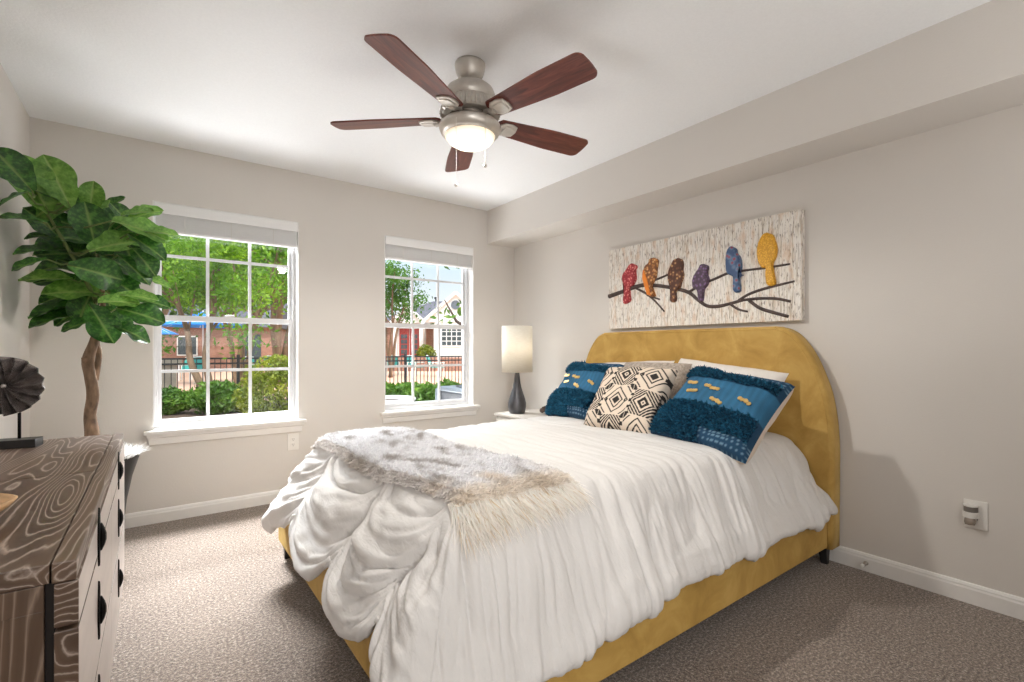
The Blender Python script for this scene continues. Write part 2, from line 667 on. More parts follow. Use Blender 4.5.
def blades(name, samples, mat, parent=None):
    """fine strands: samples of (root, direction, length, width, colour); each strand is a bent tapered ribbon"""
    V, Fc, C = [], [], []
    for (p, d, L, w, col) in samples:
        d = Vector(d).normalized()
        s = d.cross(Vector((random.uniform(-1, 1), random.uniform(-1, 1), random.uniform(-1, 1)))).normalized() * w / 2
        p = Vector(p)
        bend = Vector((random.uniform(-1, 1), random.uniform(-1, 1), random.uniform(-1, 0.4))) * L * 0.22
        m_ = p + d * L * 0.5 + bend * 0.3
        t_ = p + d * L + bend
        i = len(V)
        V += [p - s, p + s, m_ + s * 0.8, m_ - s * 0.8, t_]
        Fc += [(i, i + 1, i + 2, i + 3), (i + 3, i + 2, i + 4)]
        C += [col] * 5
    o = obj(name, (V, Fc), mat, parent, smooth=True)
    tint(o, C)
    return o


# ------------------------------------------------------------------ room
XL, XR, YB, YF, HC = -0.573, 2.878, 3.848, -1.6, 2.44
WT = 0.17
structure('floor', box(BM(), (XL - 0.2, YF - 0.2, -0.12), (XR + 0.2, YB, 0.0)), M['carpet'])
structure('ceiling', box(BM(), (XL - 0.2, YF - 0.2, HC), (XR + 0.2, YB + WT + 0.35, HC + 0.2)), M['ceiling'])
structure('wall_left', box(BM(), (XL - 0.15, YF - 0.2, 0), (XL, YB, HC)), M['wall'])
structure('wall_right', box(BM(), (XR, YF - 0.2, 0), (XR + 0.15, YB, HC)), M['wall'])
structure('wall_front', box(BM(), (XL, YF - 0.15, 0), (XR, YF, HC)), M['wall'])
structure('trim_1', box(BM(), (2.560, YF, 2.124), (XR, YB, HC)), M['wall'])   # boxed soffit along the right wall

W1 = (-0.010, 0.868); W2 = (1.534, 2.404); WZ = (0.575, 2.067)
bm = BM()
for lo, hi in (((XL - 0.15, -0.2), (W1[0], HC)), ((W1[1], -0.2), (W2[0], HC)), ((W2[1], -0.2), (XR + 0.15, HC)),
               ((W1[0], -0.2), (W1[1], WZ[0])), ((W1[0], WZ[1]), (W1[1], HC)), ((W2[0], -0.2), (W2[1], WZ[0])), ((W2[0], WZ[1]), (W2[1], HC))):
    box(bm, (lo[0], YB, lo[1]), (hi[0], YB + WT, hi[1]))
bmesh.ops.remove_doubles(bm, verts=bm.verts[:], dist=1e-5)
structure('wall_back', bm, M['wall'])


def skirting(name, a, b, nrm):
    """profiled baseboard from a to b, sticking out along nrm"""
    prof = [(0, 0), (0.014, 0), (0.014, 0.062), (0.011, 0.070), (0.011, 0.076), (0.006, 0.086), (0, 0.088)]
    bm = BM()
    rings = [[bm.verts.new((p[0] + nrm[0] * o, p[1] + nrm[1] * o, z)) for o, z in prof] for p in (a, b)]
    n = len(prof)
    for i in range(n):
        j = (i + 1) % n
        bm.faces.new((rings[0][i], rings[0][j], rings[1][j], rings[1][i]))
    bm.faces.new(rings[0]); bm.faces.new(rings[1][::-1])
    structure(name, bm, M['trim'])


skirting('baseboard_back', (XL, YB), (XR, YB), (0, -1))
skirting('baseboard_right', (XR, YF), (XR, YB), (-1, 0))
skirting('baseboard_left', (XL, YF), (XL, YB), (1, 0))


def window(n, x0, x1):
    root = bpy.data.objects.new('window_%d' % n, None)
    COL.objects.link(root)
    root['kind'] = 'structure'
    root.location = ((x0 + x1) / 2, YB, WZ[0])
    w = (x1 - x0) / 2; H = WZ[1] - WZ[0]
    # white painted reveal lining
    bm = BM()
    box(bm, (-w, 0.0, 0.0), (-w + 0.006, 0.10, H)); box(bm, (w - 0.006, 0.0, 0.0), (w, 0.10, H)); box(bm, (-w, 0, H - 0.006), (w, 0.10, H))
    obj('reveal', bm, M['trim'], root)
    # outer frame
    bm = BM()
    fw = 0.028
    y0, y1 = 0.085, 0.165
    box(bm, (-w, y0, 0.0), (-w + fw, y1, H), 0.003); box(bm, (w - fw, y0, 0.0), (w, y1, H), 0.003)
    box(bm, (-w + fw, y0 + 0.002, H - fw), (w - fw, y1, H)); box(bm, (-w + fw, y0 + 0.002, 0.0), (w - fw, y1, 0.045))
    obj('window_frame', bm, M['vinyl'], root)
    zm = 1.322 - WZ[0]
    for nm, za, zb, yy, zmun in (('upper_sash', zm - 0.018, H - fw, 0.118, 1.742 - WZ[0]), ('lower_sash', 0.045, zm + 0.020, 0.096, 0.967 - WZ[0])):
        bm = BM()
        xa, xb = -w + fw, w - fw
        sw = 0.020
        box(bm, (xa, yy, za), (xa + sw, yy + 0.022, zb), 0.002); box(bm, (xb - sw, yy, za), (xb, yy + 0.022, zb), 0.002)
        box(bm, (xa + sw, yy + 0.001, za), (xb - sw, yy + 0.021, za + (0.036 if nm == 'upper_sash' else 0.028)))
        box(bm, (xa + sw, yy + 0.001, zb - (0.028 if nm == 'upper_sash' else 0.038)), (xb - sw, yy + 0.021, zb))
        s = obj(nm, bm, M['vinyl'], root)
        bm = BM()
        for k in (1, 2):
            xm = xa + sw + (xb - xa - 2 * sw) * k / 3
            box(bm, (xm - 0.010, yy + 0.006, za), (xm + 0.010, yy + 0.016, zb))
        box(bm, (xa, yy + 0.0065, zmun - 0.010), (xb, yy + 0.0155, zmun + 0.010))
        obj('muntin_grid', bm, M['vinyl'], s)
        obj('glass_pane', box(BM(), (xa + 0.004, yy + 0.010, za + 0.01), (xb - 0.004, yy + 0.012, zb - 0.01)), M['glass'], s)
    bm = BM()
    box(bm, (-0.03, 0.084, zm + 0.02), (0.03, 0.112, zm + 0.034), 0.003)
    obj('sash_lock', bm, M['vinyl'], root)
    # stool and apron
    bm = BM()
    box(bm, (-w, -0.01, 0.0), (w, 0.10, 0.020))
    box(bm, (-w - 0.045, -0.055, -0.004), (w + 0.045, 0.0, 0.020), 0.006)
    prof = [(-0.040, -0.004), (-0.036, -0.022), (-0.024, -0.03), (-0.018, -0.07), (0, -0.075), (0, -0.004)]
    ra, rb = [[bm.verts.new((sx * (w + 0.030 - 0.012 * (i in (2, 3, 4))), y, z)) for i, (y, z) in enumerate(prof)] for sx in (-1, 1)]
    for i in range(6):
        j = (i + 1) % 6
        bm.faces.new((ra[i], ra[j], rb[j], rb[i]))
    bm.faces.new(ra[::-1]); bm.faces.new(rb)
    obj('window_sill', bm, M['trim'], root)


window(1, *W1)
window(2, *W2)


def blind(x0, x1, label):
    t = thing('window_blind', label, 'blind', ((x0 + x1) / 2, YB + 0.03, WZ[1]), group='raised white blinds in the two windows')
    w = (x1 - x0) / 2 - 0.008
    bm = box(BM(), (-w, -0.035, -0.078), (w, -0.022, -0.008), 0.004)
    box(bm, (-w, -0.030, -0.008), (w, -0.024, -0.003), 0.001)
    obj('valance', bm, M['blind'], t)
    obj('head_rail', box(BM(), (-w + 0.005, -0.020, -0.05), (w - 0.005, 0.030, -0.004)), M['blind'], t)
    bm = BM()
    for k in range(22):
        z = -0.056 - k * 0.0053
        box(bm, (-w + 0.006, -0.018, z - 0.0035), (w - 0.006, 0.030, z))
    obj('slat_stack', bm, M['blind'], t)
    obj('bottom_rail', box(BM(), (-w + 0.006, -0.018, -0.192), (w - 0.006, 0.030, -0.173), 0.003), M['blind'], t)
    for k in (-0.62, 0, 0.62):
        obj('ladder_tape', box(BM(), (w * k - 0.002, -0.0195, -0.19), (w * k + 0.002, -0.0185, -0.05)), M['trim'], t)
    return t


blind(*W1, 'white slatted blind pulled up in the left window, behind the fig plant')
blind(*W2, 'white slatted blind pulled up in the window nearest the table lamp')

# ------------------------------------------------------------------ bed
BCY = 1.915
bed = thing('bed', 'mustard velvet upholstered bed with rounded headboard and black legs', 'bed', (1.66, BCY, 0))
bx = lambda x: x - 1.66
by = lambda y: y - BCY


def headboard():
    prof = [(-0.913, 0.09), (-0.915, 0.45), (-0.915, 0.62), (-0.905, 0.76), (-0.882, 0.89), (-0.845, 1.00), (-0.805, 1.09), (-0.755, 1.165), (-0.705, 1.213), (-0.645, 1.237), (-0.570, 1.242), (0, 1.245)]
    left = smooth_line(prof, 4)
    pts = [(float(p[0]), float(p[1])) for p in left] + [(-float(p[0]), float(p[1])) for p in left[::-1][1:]]
    bm = BM()
    c = (0, 0.66)
    steps = [(0.0, bx(2.868)), (0.0, bx(2.778)), (0.006, bx(2.770)), (0.016, bx(2.766))]
    rings = []
    for ins, x in steps:
        ring = []
        for i, p in enumerate(pts):
            a, b = pts[i - 1] if i else pts[i], pts[(i + 1) % len(pts)] if i < len(pts) - 1 else pts[i]
            tx, tz = b[0] - a[0], b[1] - a[1]
            L = math.hypot(tx, tz) or 1
            ring.append(bm.verts.new((x, p[0] + ins * tz / L, p[1] - ins * tx / L)))
        rings.append(ring)
    n = len(pts)
    for a, b in zip(rings, rings[1:]):
        for i in range(n):
            j = (i + 1) % n
            bm.faces.new((a[i], a[j], b[j], b[i]))
    bm.faces.new(rings[0][::-1]); bm.faces.new(rings[-1])
    o = obj('headboard', bm, M['velvet'], bed, smooth=False)
    for p in o.data.polygons:
        p.use_smooth = len(p.vertices) == 4
    # piped seam that frames the front panel
    bm = BM()
    ins = 0.05
    line = []
    for i, p in enumerate(pts):
        a, b = pts[max(i - 1, 0)], pts[min(i + 1, n - 1)]
        tx, tz = b[0] - a[0], b[1] - a[1]
        L = math.hypot(tx, tz) or 1
        line.append((bx(2.7665), p[0] + 0.016 * tz / L, p[1] - 0.016 * tx / L))
    tube(bm, line, 0.0035, 6)
    obj('piping', bm, M['velvet'], o, smooth=True)


headboard()
for s in (-1, 1):
    obj('side_rail', box(BM(), (bx(0.565), s * 0.875 - 0.02, 0.095), (bx(2.77), s * 0.875 + 0.02, 0.305), 0.012, 3), M['velvet'], bed)
obj('foot_rail', box(BM(), (bx(0.53), -0.897, 0.095), (bx(0.575), 0.897, 0.305), 0.012, 3), M['velvet'], bed)
obj('slat_platform', box(BM(), (bx(0.58), -0.86, 0.2), (bx(2.76), 0.86, 0.24)), M['dark_gap'], bed)
obj('mattress', box(BM(), (bx(0.66), -0.77, 0.24), (bx(2.76), 0.77, 0.56), 0.06, 3), M['mattress'], bed)
for lx in (0.575, 2.80):
    for ly in (-0.862, 0.862):
        bm = BM()
        sx, sy = (-1 if lx < 1 else 1), (1 if ly > 0 else -1)
        q = 0.019
        top = [(bx(lx) + a * q * 1.25, ly + b * q * 1.25, 0.1) for a, b in ((-1, -1), (1, -1), (1, 1), (-1, 1))]
        bot = [(bx(lx) + a * q * 0.7 + sx * 0.006, ly + b * q * 0.7 + sy * 0.006, 0.0) for a, b in ((-1, -1), (1, -1), (1, 1), (-1, 1))]
        vt = [bm.verts.new(p) for p in top]; vb = [bm.verts.new(p) for p in bot]
        for i in range(4):
            j = (i + 1) % 4
            bm.faces.new((vb[i], vb[j], vt[j], vt[i]))
        bm.faces.new(vt); bm.faces.new(vb[::-1])
        obj('leg', bm, M['black_leg'], bed)

# ------------------------------------------------------------------ duvet
DX0, DX1, DY0, DY1, DZ = 0.76, 2.755, 1.27, 2.52, 0.648
PR = smooth_line([(0, 0), (0.05, -0.008), (0.095, -0.034), (0.140, -0.085), (0.185, -0.150), (0.232, -0.225), (0.272, -0.290), (0.297, -0.330), (0.302, -0.355), (0.296, -0.372), (0.284, -0.380)], 6)
PR = np.array(PR)
PL = np.concatenate([[0], np.cumsum(np.hypot(*np.diff(PR, axis=0).T))])
DMAX = float(PL[-1])
LOBES = [0.30, 1.29, 1.72, 2.29, 2.95]


DSTEP = 0.007


def duvet_base(P, Q):
    """rest surface of the bedding: cloth coordinates to positions"""
    cx = np.clip(P, DX0, DX1); cy = np.clip(Q, DY0, DY1)
    vx, vy = P - cx, Q - cy
    L = np.hypot(vx, vy) + 1e-9
    d = np.maximum(np.abs(vx), np.abs(vy))
    out = np.interp(d, PL, PR[:, 0]); dz = np.interp(d, PL, PR[:, 1])
    corner = np.minimum(np.abs(vx), np.abs(vy)) / (d + 1e-9)
    corner = np.where(d > 0.02, corner, 0)
    dz = dz * (1 + 0.22 * corner)
    ck = 1 + np.where(vy < 0, 0.36, 0.08) * corner
    X = cx + vx / L * out * ck; Y = cy + vy / L * out * ck
    crown = 0.022 * np.clip(1 - ((cx - 1.75) / 1.1) ** 2, 0, 1) * np.clip(1 - ((cy - 1.895) / 0.7) ** 2, 0, 1)
    return np.stack([X, Y, DZ + dz + crown], -1), d, vx, vy


def normals_of(S):
    du = np.gradient(S, axis=1); dv = np.gradient(S, axis=0)
    n = np.cross(du, dv)
    return n / (np.linalg.norm(n, axis=-1, keepdims=True) + 1e-12)


def sstep(a, b, x):
    t = np.clip((x - a) / (b - a), 0, 1)
    return t * t * (3 - 2 * t)


nvec = np.vectorize(N, otypes=[float])


def build_duvet():
    ps = np.arange(DX0 - DMAX, DX1 + 0.004, DSTEP)
    qs = np.arange(DY0 - DMAX, DY1 + DMAX + 0.004, DSTEP)
    P, Q = np.meshgrid(ps, qs)
    S, d, vx, vy = duvet_base(P, Q)
    n = normals_of(S)
    side = sstep(0.0, 0.12, np.abs(vy)) * sstep(-0.15, 0.1, np.abs(vy) - np.abs(vx))
    foot = sstep(0.0, 0.12, np.abs(vx)) * sstep(-0.02, 0.12, np.abs(vx) - np.abs(vy))
    # pleats running across the bed and down its long sides
    warp = nvec(P * 2.2, Q * 1.3, 3.0)
    sk = P + 0.22 * np.abs(vy) + 0.05 * warp
    def creases(x, y, z, f, g, wd):
        """narrow valleys that come and go"""
        n0 = nvec(x * f, y * g, z)
        return -np.exp(-np.abs(n0) / wd) * np.clip(0.45 + 1.7 * nvec(x * f * 0.37 + 9, y * g * 1.4, z + 3), 0, 1)

    lowp = nvec(sk * 3.2, Q * 0.9, 1.7)
    midp = nvec(sk * 9.0, Q * 1.3, 5.1)
    finep = nvec(sk * 22, Q * 2.2, 9.3)
    vfine = nvec(sk * 46, Q * 4.0, 2.3)
    c1 = creases(sk, Q, 4.0, 4.5, 0.8, 0.07)
    c2 = creases(sk, Q, 8.0, 11.0, 1.4, 0.10)
    c3 = creases(sk, Q, 12.0, 19.0, 2.0, 0.13)
    top = 1 - np.maximum(side, foot)
    h = top * (0.007 * midp + 0.005 * finep + 0.0028 * vfine + 0.010 * c2 + 0.008 * c3 + 0.010 * nvec(P * 2.6, Q * 2.6, 0.3) + 0.004 * nvec(P * 7, Q * 7, 1.3))
    hem = sstep(0.30, 0.47, d)
    h = h + side * ((0.026 * lowp + 0.007 * midp + 0.042 * c1 + 0.026 * c2 + 0.014 * c3) * (0.45 + 0.75 * sstep(0.02, 0.35, d)) + 0.005 * finep + 0.0035 * vfine
                    + 0.018 * nvec(P * 2.3 + 4, d * 2.5, 2.2) + 0.006 * nvec(P * 9, d * 9, 6.2))
    h = h + side * hem * (0.013 * nvec(sk * 20, d * 4, 7.7) + 0.008 * nvec(sk * 55, d * 5, 1.1) + 0.010 * nvec(P * 6, d * 16, 1.9))
    # swagged lobes at the foot
    lob = np.zeros_like(P)
    Qs = Q + 0.07 * nvec(d * 4.0, Q * 2.5, 8.8) + 0.02 * nvec(d * 14, Q * 6, 3.8)
    for a, b in zip(LOBES, LOBES[1:]):
        m = (Qs >= a) & (Qs < b)
        t = (Qs - a) / (b - a) * 2 - 1
        lob = np.where(m, np.clip(1 - t ** 2, 0, 1) ** 0.6, lob)
    sw = d + 0.17 * (1 - lob) + 0.05 * nvec(P * 5, Q * 3, 7.1)
    f1 = nvec(sw * 9 + 3, Q * 1.6, 4.4)
    f2 = nvec(sw * 22, Q * 3.2, 6.1)
    f3 = nvec(sw * 45, Q * 6, 2.1)
    cs = creases(sw, Q, 5.5, 9.0, 1.5, 0.08)
    h = h + foot * (0.075 * (lob - 0.62) * sstep(0.02, 0.30, d) + 0.016 * f1 + 0.015 * f2 + 0.008 * f3 + 0.030 * cs + 0.016 * creases(sw, Q, 2.5, 17.0, 2.5, 0.12) + 0.018 * nvec(P * 6, Q * 5, d * 6) + 0.008 * nvec(P * 16, Q * 14, d * 15))
    # upright folds round the near corner
    corner = sstep(0.35, 0.8, np.minimum(np.abs(vx), np.abs(vy)) / (d + 1e-6)) * sstep(0.05, 0.2, d)
    ang = np.arctan2(np.abs(vy), np.abs(vx) + 1e-6)
    h = h + corner * (0.034 * nvec(ang * 4.2, d * 1.2, 2.9) + 0.012 * nvec(ang * 11, d * 2.5, 5.9) + 0.02 * creases(ang, d, 2.2, 5.0, 1.0, 0.09))
    # folds lie on the bed frame instead of cutting into it
    hmin = -np.where((vy < 0) & (np.abs(vy) >= 0.9 * np.abs(vx)), 0.006, 0.03) - np.clip(0.40 - d, 0, 1) * 0.35
    h = np.where((h < hmin) & (d > 0.15), hmin + 0.2 * (h - hmin), h)
    S = S + n * h[..., None]
    # the pinched seams ride up at the hem
    S[..., 2] += foot * (1 - lob) * 0.085 * sstep(0.2, 0.5, d)
    S[..., 2] -= side * hem * 0.06 * sstep(1.2, 0.8, P)
    S[..., 2] += side * hem * 0.020 * nvec(P * 4.5, 0 * P, 3.3)
    # never run through the headboard
    S[..., 0] = np.minimum(S[..., 0], 2.762)
    o = obj('duvet', (S.reshape(-1, 3), grid_faces(len(ps), len(qs))), M['duvet'], None, smooth=True)
    md = o.modifiers.new('thickness', 'SOLIDIFY'); md.thickness = 0.008; md.offset = -1
    tag(o, 'crumpled white ruched duvet spread over the mustard bed', 'duvet')
    return ps, qs, S


DPS, DQS, DS = build_duvet()
DN = normals_of(DS)


def duvet_at(p, q):
    """point and normal of the finished duvet at cloth coordinates"""
    i = min(max((p - DPS[0]) / DSTEP, 0), len(DPS) - 2); j = min(max((q - DQS[0]) / DSTEP, 0), len(DQS) - 2)
    i0, j0 = int(i), int(j); a, b = i - i0, j - j0
    f = lambda A: (A[j0, i0] * (1 - a) + A[j0, i0 + 1] * a) * (1 - b) + (A[j0 + 1, i0] * (1 - a) + A[j0 + 1, i0 + 1] * a) * b
    return f(DS), f(DN)


# ------------------------------------------------------------------ fur throw
def throw():
    nu, nv = 34, 96
    V = []
    a0, a1, b0, b1 = 0.665, 1.115, 2.80, 1.22
    uv = []
    for j in range(nv):
        for i in range(nu):
            u, v = i / (nu - 1), j / (nv - 1)
            q = b0 + (b1 - b0) * v
            p = a0 + (a1 - a0) * u + 0.018 * math.sin(q * 6) + 0.085 * (v - 0.5)
            B, dd, _, _ = duvet_base(np.array(p), np.array(q))
            pt, nm = duvet_at(p, q)
            edge = min(1.0, min(u, 1 - u) * nu / 3.0, min(v, 1 - v) * nv / 3.0)
            k = 0.6 * np.asarray(B) + 0.4 * pt
            base = k if k[2] > pt[2] else pt
            hgt = 0.006 + 0.020 * math.sqrt(edge) + 0.007 * N(p * 9, q * 9, 1.0)
            V.append(base + nm * 0.004 + np.array([0, 0, 1]) * hgt)
            uv.append((u, v))
    V = np.array(V)
    G = V.reshape(nv, nu, 3)
    nn = normals_of(G)
    if nn[..., 2].mean() < 0:
        nn = -nn

    def colour(u, v, r):
        q = 2.8 - 1.6 * v
        x = 0.6 + 0.5 * u
        g = N(x * 9, q * 4, 2.0) * 0.7 + N(x * 22, q * 13, 4.0) * 0.5
        white = np.array(lin(246, 246, 248)[:3]); grey = np.array(lin(190, 184, 180)[:3]); tan = np.array(lin(224, 204, 178)[:3]); cream = np.array(lin(242, 232, 218)[:3])
        c = white + (grey - white) * max(0, min(1, (g - 0.03) * 2.6))
        if u < 0.07:
            c = c + (np.array(lin(208, 198, 188)[:3]) - c) * 0.55
        if v > 0.84:
            k = min(1, (v - 0.84) / 0.08) * max(0, min(1, 0.05 + 1.7 * N(x * 8, q * 6, 9.0))) * (1.0 - 0.8 * u)
            c = c + (tan - c) * k * 0.8
        if v > 0.93:
            c = c + (cream - c) * min(1, (v - 0.93) / 0.05) * 0.7
        return tuple(np.clip(c * (0.9 + 0.2 * r), 0, 1))

    t = thing('fur_throw', 'grey and white fur throw with tan fringed end laid across the duvet foot', 'throw blanket', (0, 0, 0))
    o = obj('fur_backing', (V, grid_faces(nu, nv)), M['fur'], t, smooth=True)
    tint(o, [colour(u, v, 0.5) for u, v in uv])
    S = []
    for _ in range(42000):
        u, v = random.random(), random.random()
        i, j = u * (nu - 1), v * (nv - 1)
        i0, j0 = min(int(i), nu - 2), min(int(j), nv - 2)
        a, b = i - i0, j - j0
        p = (G[j0, i0] * (1 - a) + G[j0, i0 + 1] * a) * (1 - b) + (G[j0 + 1, i0] * (1 - a) + G[j0 + 1, i0 + 1] * a) * b
        nm = nn[j0, i0]
        d = nm * 0.55 + np.array([random.gauss(0.1, 0.4), -0.75 + random.gauss(0, 0.35), random.gauss(0, 0.15)])
        if u < 0.04: d = d + np.array([-0.6, 0, -0.3])
        if u > 0.96: d = d + np.array([0.6, 0, -0.2])
        S.append((p, d, random.uniform(0.014, 0.027), 0.0050, colour(u, v, random.random())))
    f = blades('fur_pile', S, M['fur'], t)
    f['kind'] = 'stuff'
    # long fringe at the near end, following the duvet slope
    S = []
    for k in range(30):
        cu = (k + 0.5) / 30
        for _ in range(150):
            u = min(1, max(0, cu + random.gauss(0, 0.009)))
            q0 = b1 + random.uniform(0.0, 0.05)
            p0 = a0 + (a1 - a0) * u + 0.045
            A, na = duvet_at(p0, q0)
            lean = (cu - 0.5) * 0.05 + random.gauss(0, 0.012)
            reach = random.uniform(0.075, 0.135) * (1.15 - 0.35 * cu)
            Bp, nb = duvet_at(p0 + lean, q0 - reach)
            A = A + na * 0.014; Bp = Bp + nb * random.uniform(0.006, 0.02)
            dv = Bp - A
            r = random.random()
            c = np.array(lin(255, 251, 246)[:3]) * (0.92 + 0.14 * r) if r > 0.07 else np.array(lin(228, 210, 186)[:3])
            S.append((A, dv, float(np.linalg.norm(dv)), 0.005, tuple(np.clip(c, 0, 1))))
    f = blades('fringe', S, M['fur'], t)
    f['kind'] = 'stuff'


throw()


# ------------------------------------------------------------------ cushions
def cushion_grid(w, h, th, n=56, puff=0.42, pinch=0.06):
    """front and back surfaces of a stuffed square cushion; returns (front, back, uv)"""
    s = np.linspace(-1, 1, n)
    U, Vv = np.meshgrid(s, s)
    k = np.clip((1 - U ** 4) * (1 - Vv ** 4), 0, 1) ** puff
    X = U * w / 2 * (1 - pinch * (1 - Vv ** 2) * np.abs(U) ** 3 )
    Y = Vv * h / 2 * (1 - pinch * (1 - U ** 2) * np.abs(Vv) ** 3)
    wr = nvec(U * 2.5, Vv * 2.5, w * 10) * 0.16 + nvec(U * 5, Vv * 5, w * 7) * 0.07
    Z = th / 2 * k * (1 + wr)
    return np.stack([X, Y, Z], -1), np.stack([X, Y, -Z], -1), (U + 1) / 2, (Vv + 1) / 2


def frame_matrix(right, up, loc):
    r = Vector(right).normalized()
    u = Vector(up); u = (u - r * u.dot(r)).normalized()
    n = r.cross(u)
    m = Matrix((r, u, n)).transposed().to_4x4()
    m.translation = Vector(loc)
    return m


def cushion(name, label, cat, w, h, th, right, up, loc, front_mat, back_mat, colour=None, group=None, n=56, puff=0.42):
    t = thing(name, label, cat, loc, group=group)
    m = frame_matrix(right, up, loc)
    t.rotation_euler = m.to_euler()
    Fr, Bk, U, V = cushion_grid(w, h, th, n, puff)
    nm = 'front_cover' if back_mat is not front_mat else 'cover'
    if back_mat is front_mat:
        vs = np.concatenate([Fr.reshape(-1, 3), Bk.reshape(-1, 3)])
        gf = grid_faces(n, n)
        o = obj(nm, (vs, gf + [tuple(i + n * n for i in f[::-1]) for f in gf]), front_mat, t, smooth=True)
    else:
        o = obj(nm, (Fr.reshape(-1, 3), grid_faces(n, n)), front_mat, t, smooth=True)
        obj('back_cover', (Bk.reshape(-1, 3), [f[::-1] for f in grid_faces(n, n)]), back_mat, t, smooth=True)
    if colour is not None:
        c = np.array([colour(u, v) for u, v in zip(U.ravel(), V.ravel())])
        if back_mat is front_mat:
            c = np.concatenate([c, c])
        tint(o, c)
    return t, Fr, U, V


def bw_pattern(u, v):
    W_, K_ = np.array(lin(226, 210, 192)[:3]), np.array(lin(40, 34, 32)[:3])
    # two-by-two motifs with a narrow toothed band between them
    cu, cv = u * 2.6 + 0.3, v * 2.5 + 0.55
    iu, iv = int(cu), int(cv)
    a, b = (cu - iu) * 2 - 1, (cv - iv) * 2 - 1
    blk = False
    if (iu + iv) % 2 == 0:
        d = abs(a) + abs(b)
        e1, e2 = abs(1 - abs(a)), abs(1 - abs(b))
        blk = d < 0.30 or 0.46 < d < 0.58 or 0.86 < d < 0.98
        d2 = e1 + e2
        if d2 < 0.85 and d >= 0.98:
            blk = d2 < 0.24 or 0.38 < d2 < 0.50
        if abs(b) < 0.10 and 0.65 < abs(a) < 0.8:
            blk = True
    else:
        d = abs(a) * 1.1 + abs(b)
        if abs(a) < 0.74:
            if d < 0.62:
                blk = 0.20 < d < 0.44
                if d < 0.08: blk = True
            else:
                blk = ((d - 0.62) % 0.24) < 0.14
                if abs(b) > 0.90: blk = False
        else:
            blk = (int((b + 1) * 4.5) % 2 == 0) and abs(a) < 0.96
            if 0.74 < abs(a) < 0.79: blk = True
    return K_ if blk else W_


def blue_pattern(u, v):
    base = np.array(lin(44, 102, 138)[:3]) * (1 + 0.25 * N(u * 5, v * 5, 2)) * (1 + 0.12 * math.sin(u * 300))
    if (v < 0.14 and u > 0.55) or (v > 0.86 and u > 0.35):
        base = np.array(lin(24, 66, 98)[:3])
        if (int(u * 44) % 2 == 0) and (int(v * 44 + 0.5) % 2 == 0):
            base = np.array(lin(120, 156, 178)[:3])
    elif v < 0.40 or v > 0.74:
        base = np.array(lin(18, 62, 92)[:3])
    return np.clip(base, 0, 1)


def shag(t, Fr, bands, n, seed):
    random.seed(seed)
    S = []
    for (u0, u1, v0, v1, cnt) in bands:
        for _ in range(cnt):
            u, v = random.uniform(u0, u1), random.uniform(v0, v1)
            i, j = min(int(u * (n - 1)), n - 2), min(int(v * (n - 1)), n - 2)
            a, b = u * (n - 1) - i, v * (n - 1) - j
            p = (Fr[j, i] * (1 - a) + Fr[j, i + 1] * a) * (1 - b) + (Fr[j + 1, i] * (1 - a) + Fr[j + 1, i + 1] * a) * b
            r = random.random()
            c = np.array(lin(30, 98, 130)[:3]) * (0.55 + 0.9 * r)
            d = (random.gauss(0, 0.5), random.gauss(-0.5, 0.5), 1.0)
            S.append((p, d, random.uniform(0.016, 0.030), 0.0095, tuple(c)))
    o = blades('shag_trim', S, M['shag'], t)
    o['kind'] = 'stuff'
    return o


def sequins(t, Fr, n, spots):
    for (u, v, k, rot) in spots:
        bm = BM()
        for q in range(k):
            uu, vv = u + q * 0.030 * math.cos(rot), v + q * 0.030 * math.sin(rot)
            i, j = min(max(int(uu * (n - 1)), 0), n - 2), min(max(int(vv * (n - 1)), 0), n - 2)
            p = Vector(Fr[j, i])
            r = bmesh.ops.create_cone(bm, cap_ends=True, segments=12, radius1=0.0115, radius2=0.010, depth=0.003)
            for vx in r['verts']:
                vx.co = vx.co + p + Vector((0, 0, 0.005 + 0.002 * (q % 2)))
        obj('sequin_row', bm, M['sequin'], t)


NC = 64
GP = None
# two white sleeping pillows propped against the headboard
for cy, rx, lab in ((2.20, 0.05, 'white sleeping pillow at the window side, behind the shaggy blue and patterned cushions'),
                    (1.53, -0.11, 'white sleeping pillow on the near side, behind the large blue cushion')):
    cushion('sleeping_pillow', lab, 'pillow', 0.66, 0.45, 0.18, (0, -1, rx), (0.40, 0, 0.75), (2.60, cy, 0.825), M['pillow_white'], M['pillow_white'], group='white sleeping pillows', n=36)
# grey woven cushion
cushion('throw_cushion', 'grey and beige woven cushion tucked behind the black and cream one', 'cushion', 0.48, 0.46, 0.16, (0.05, -1, 0.0), (0.5, 0, 0.75), (2.45, 1.91, 0.835), M['grey_weave'], M['grey_weave'], n=36)
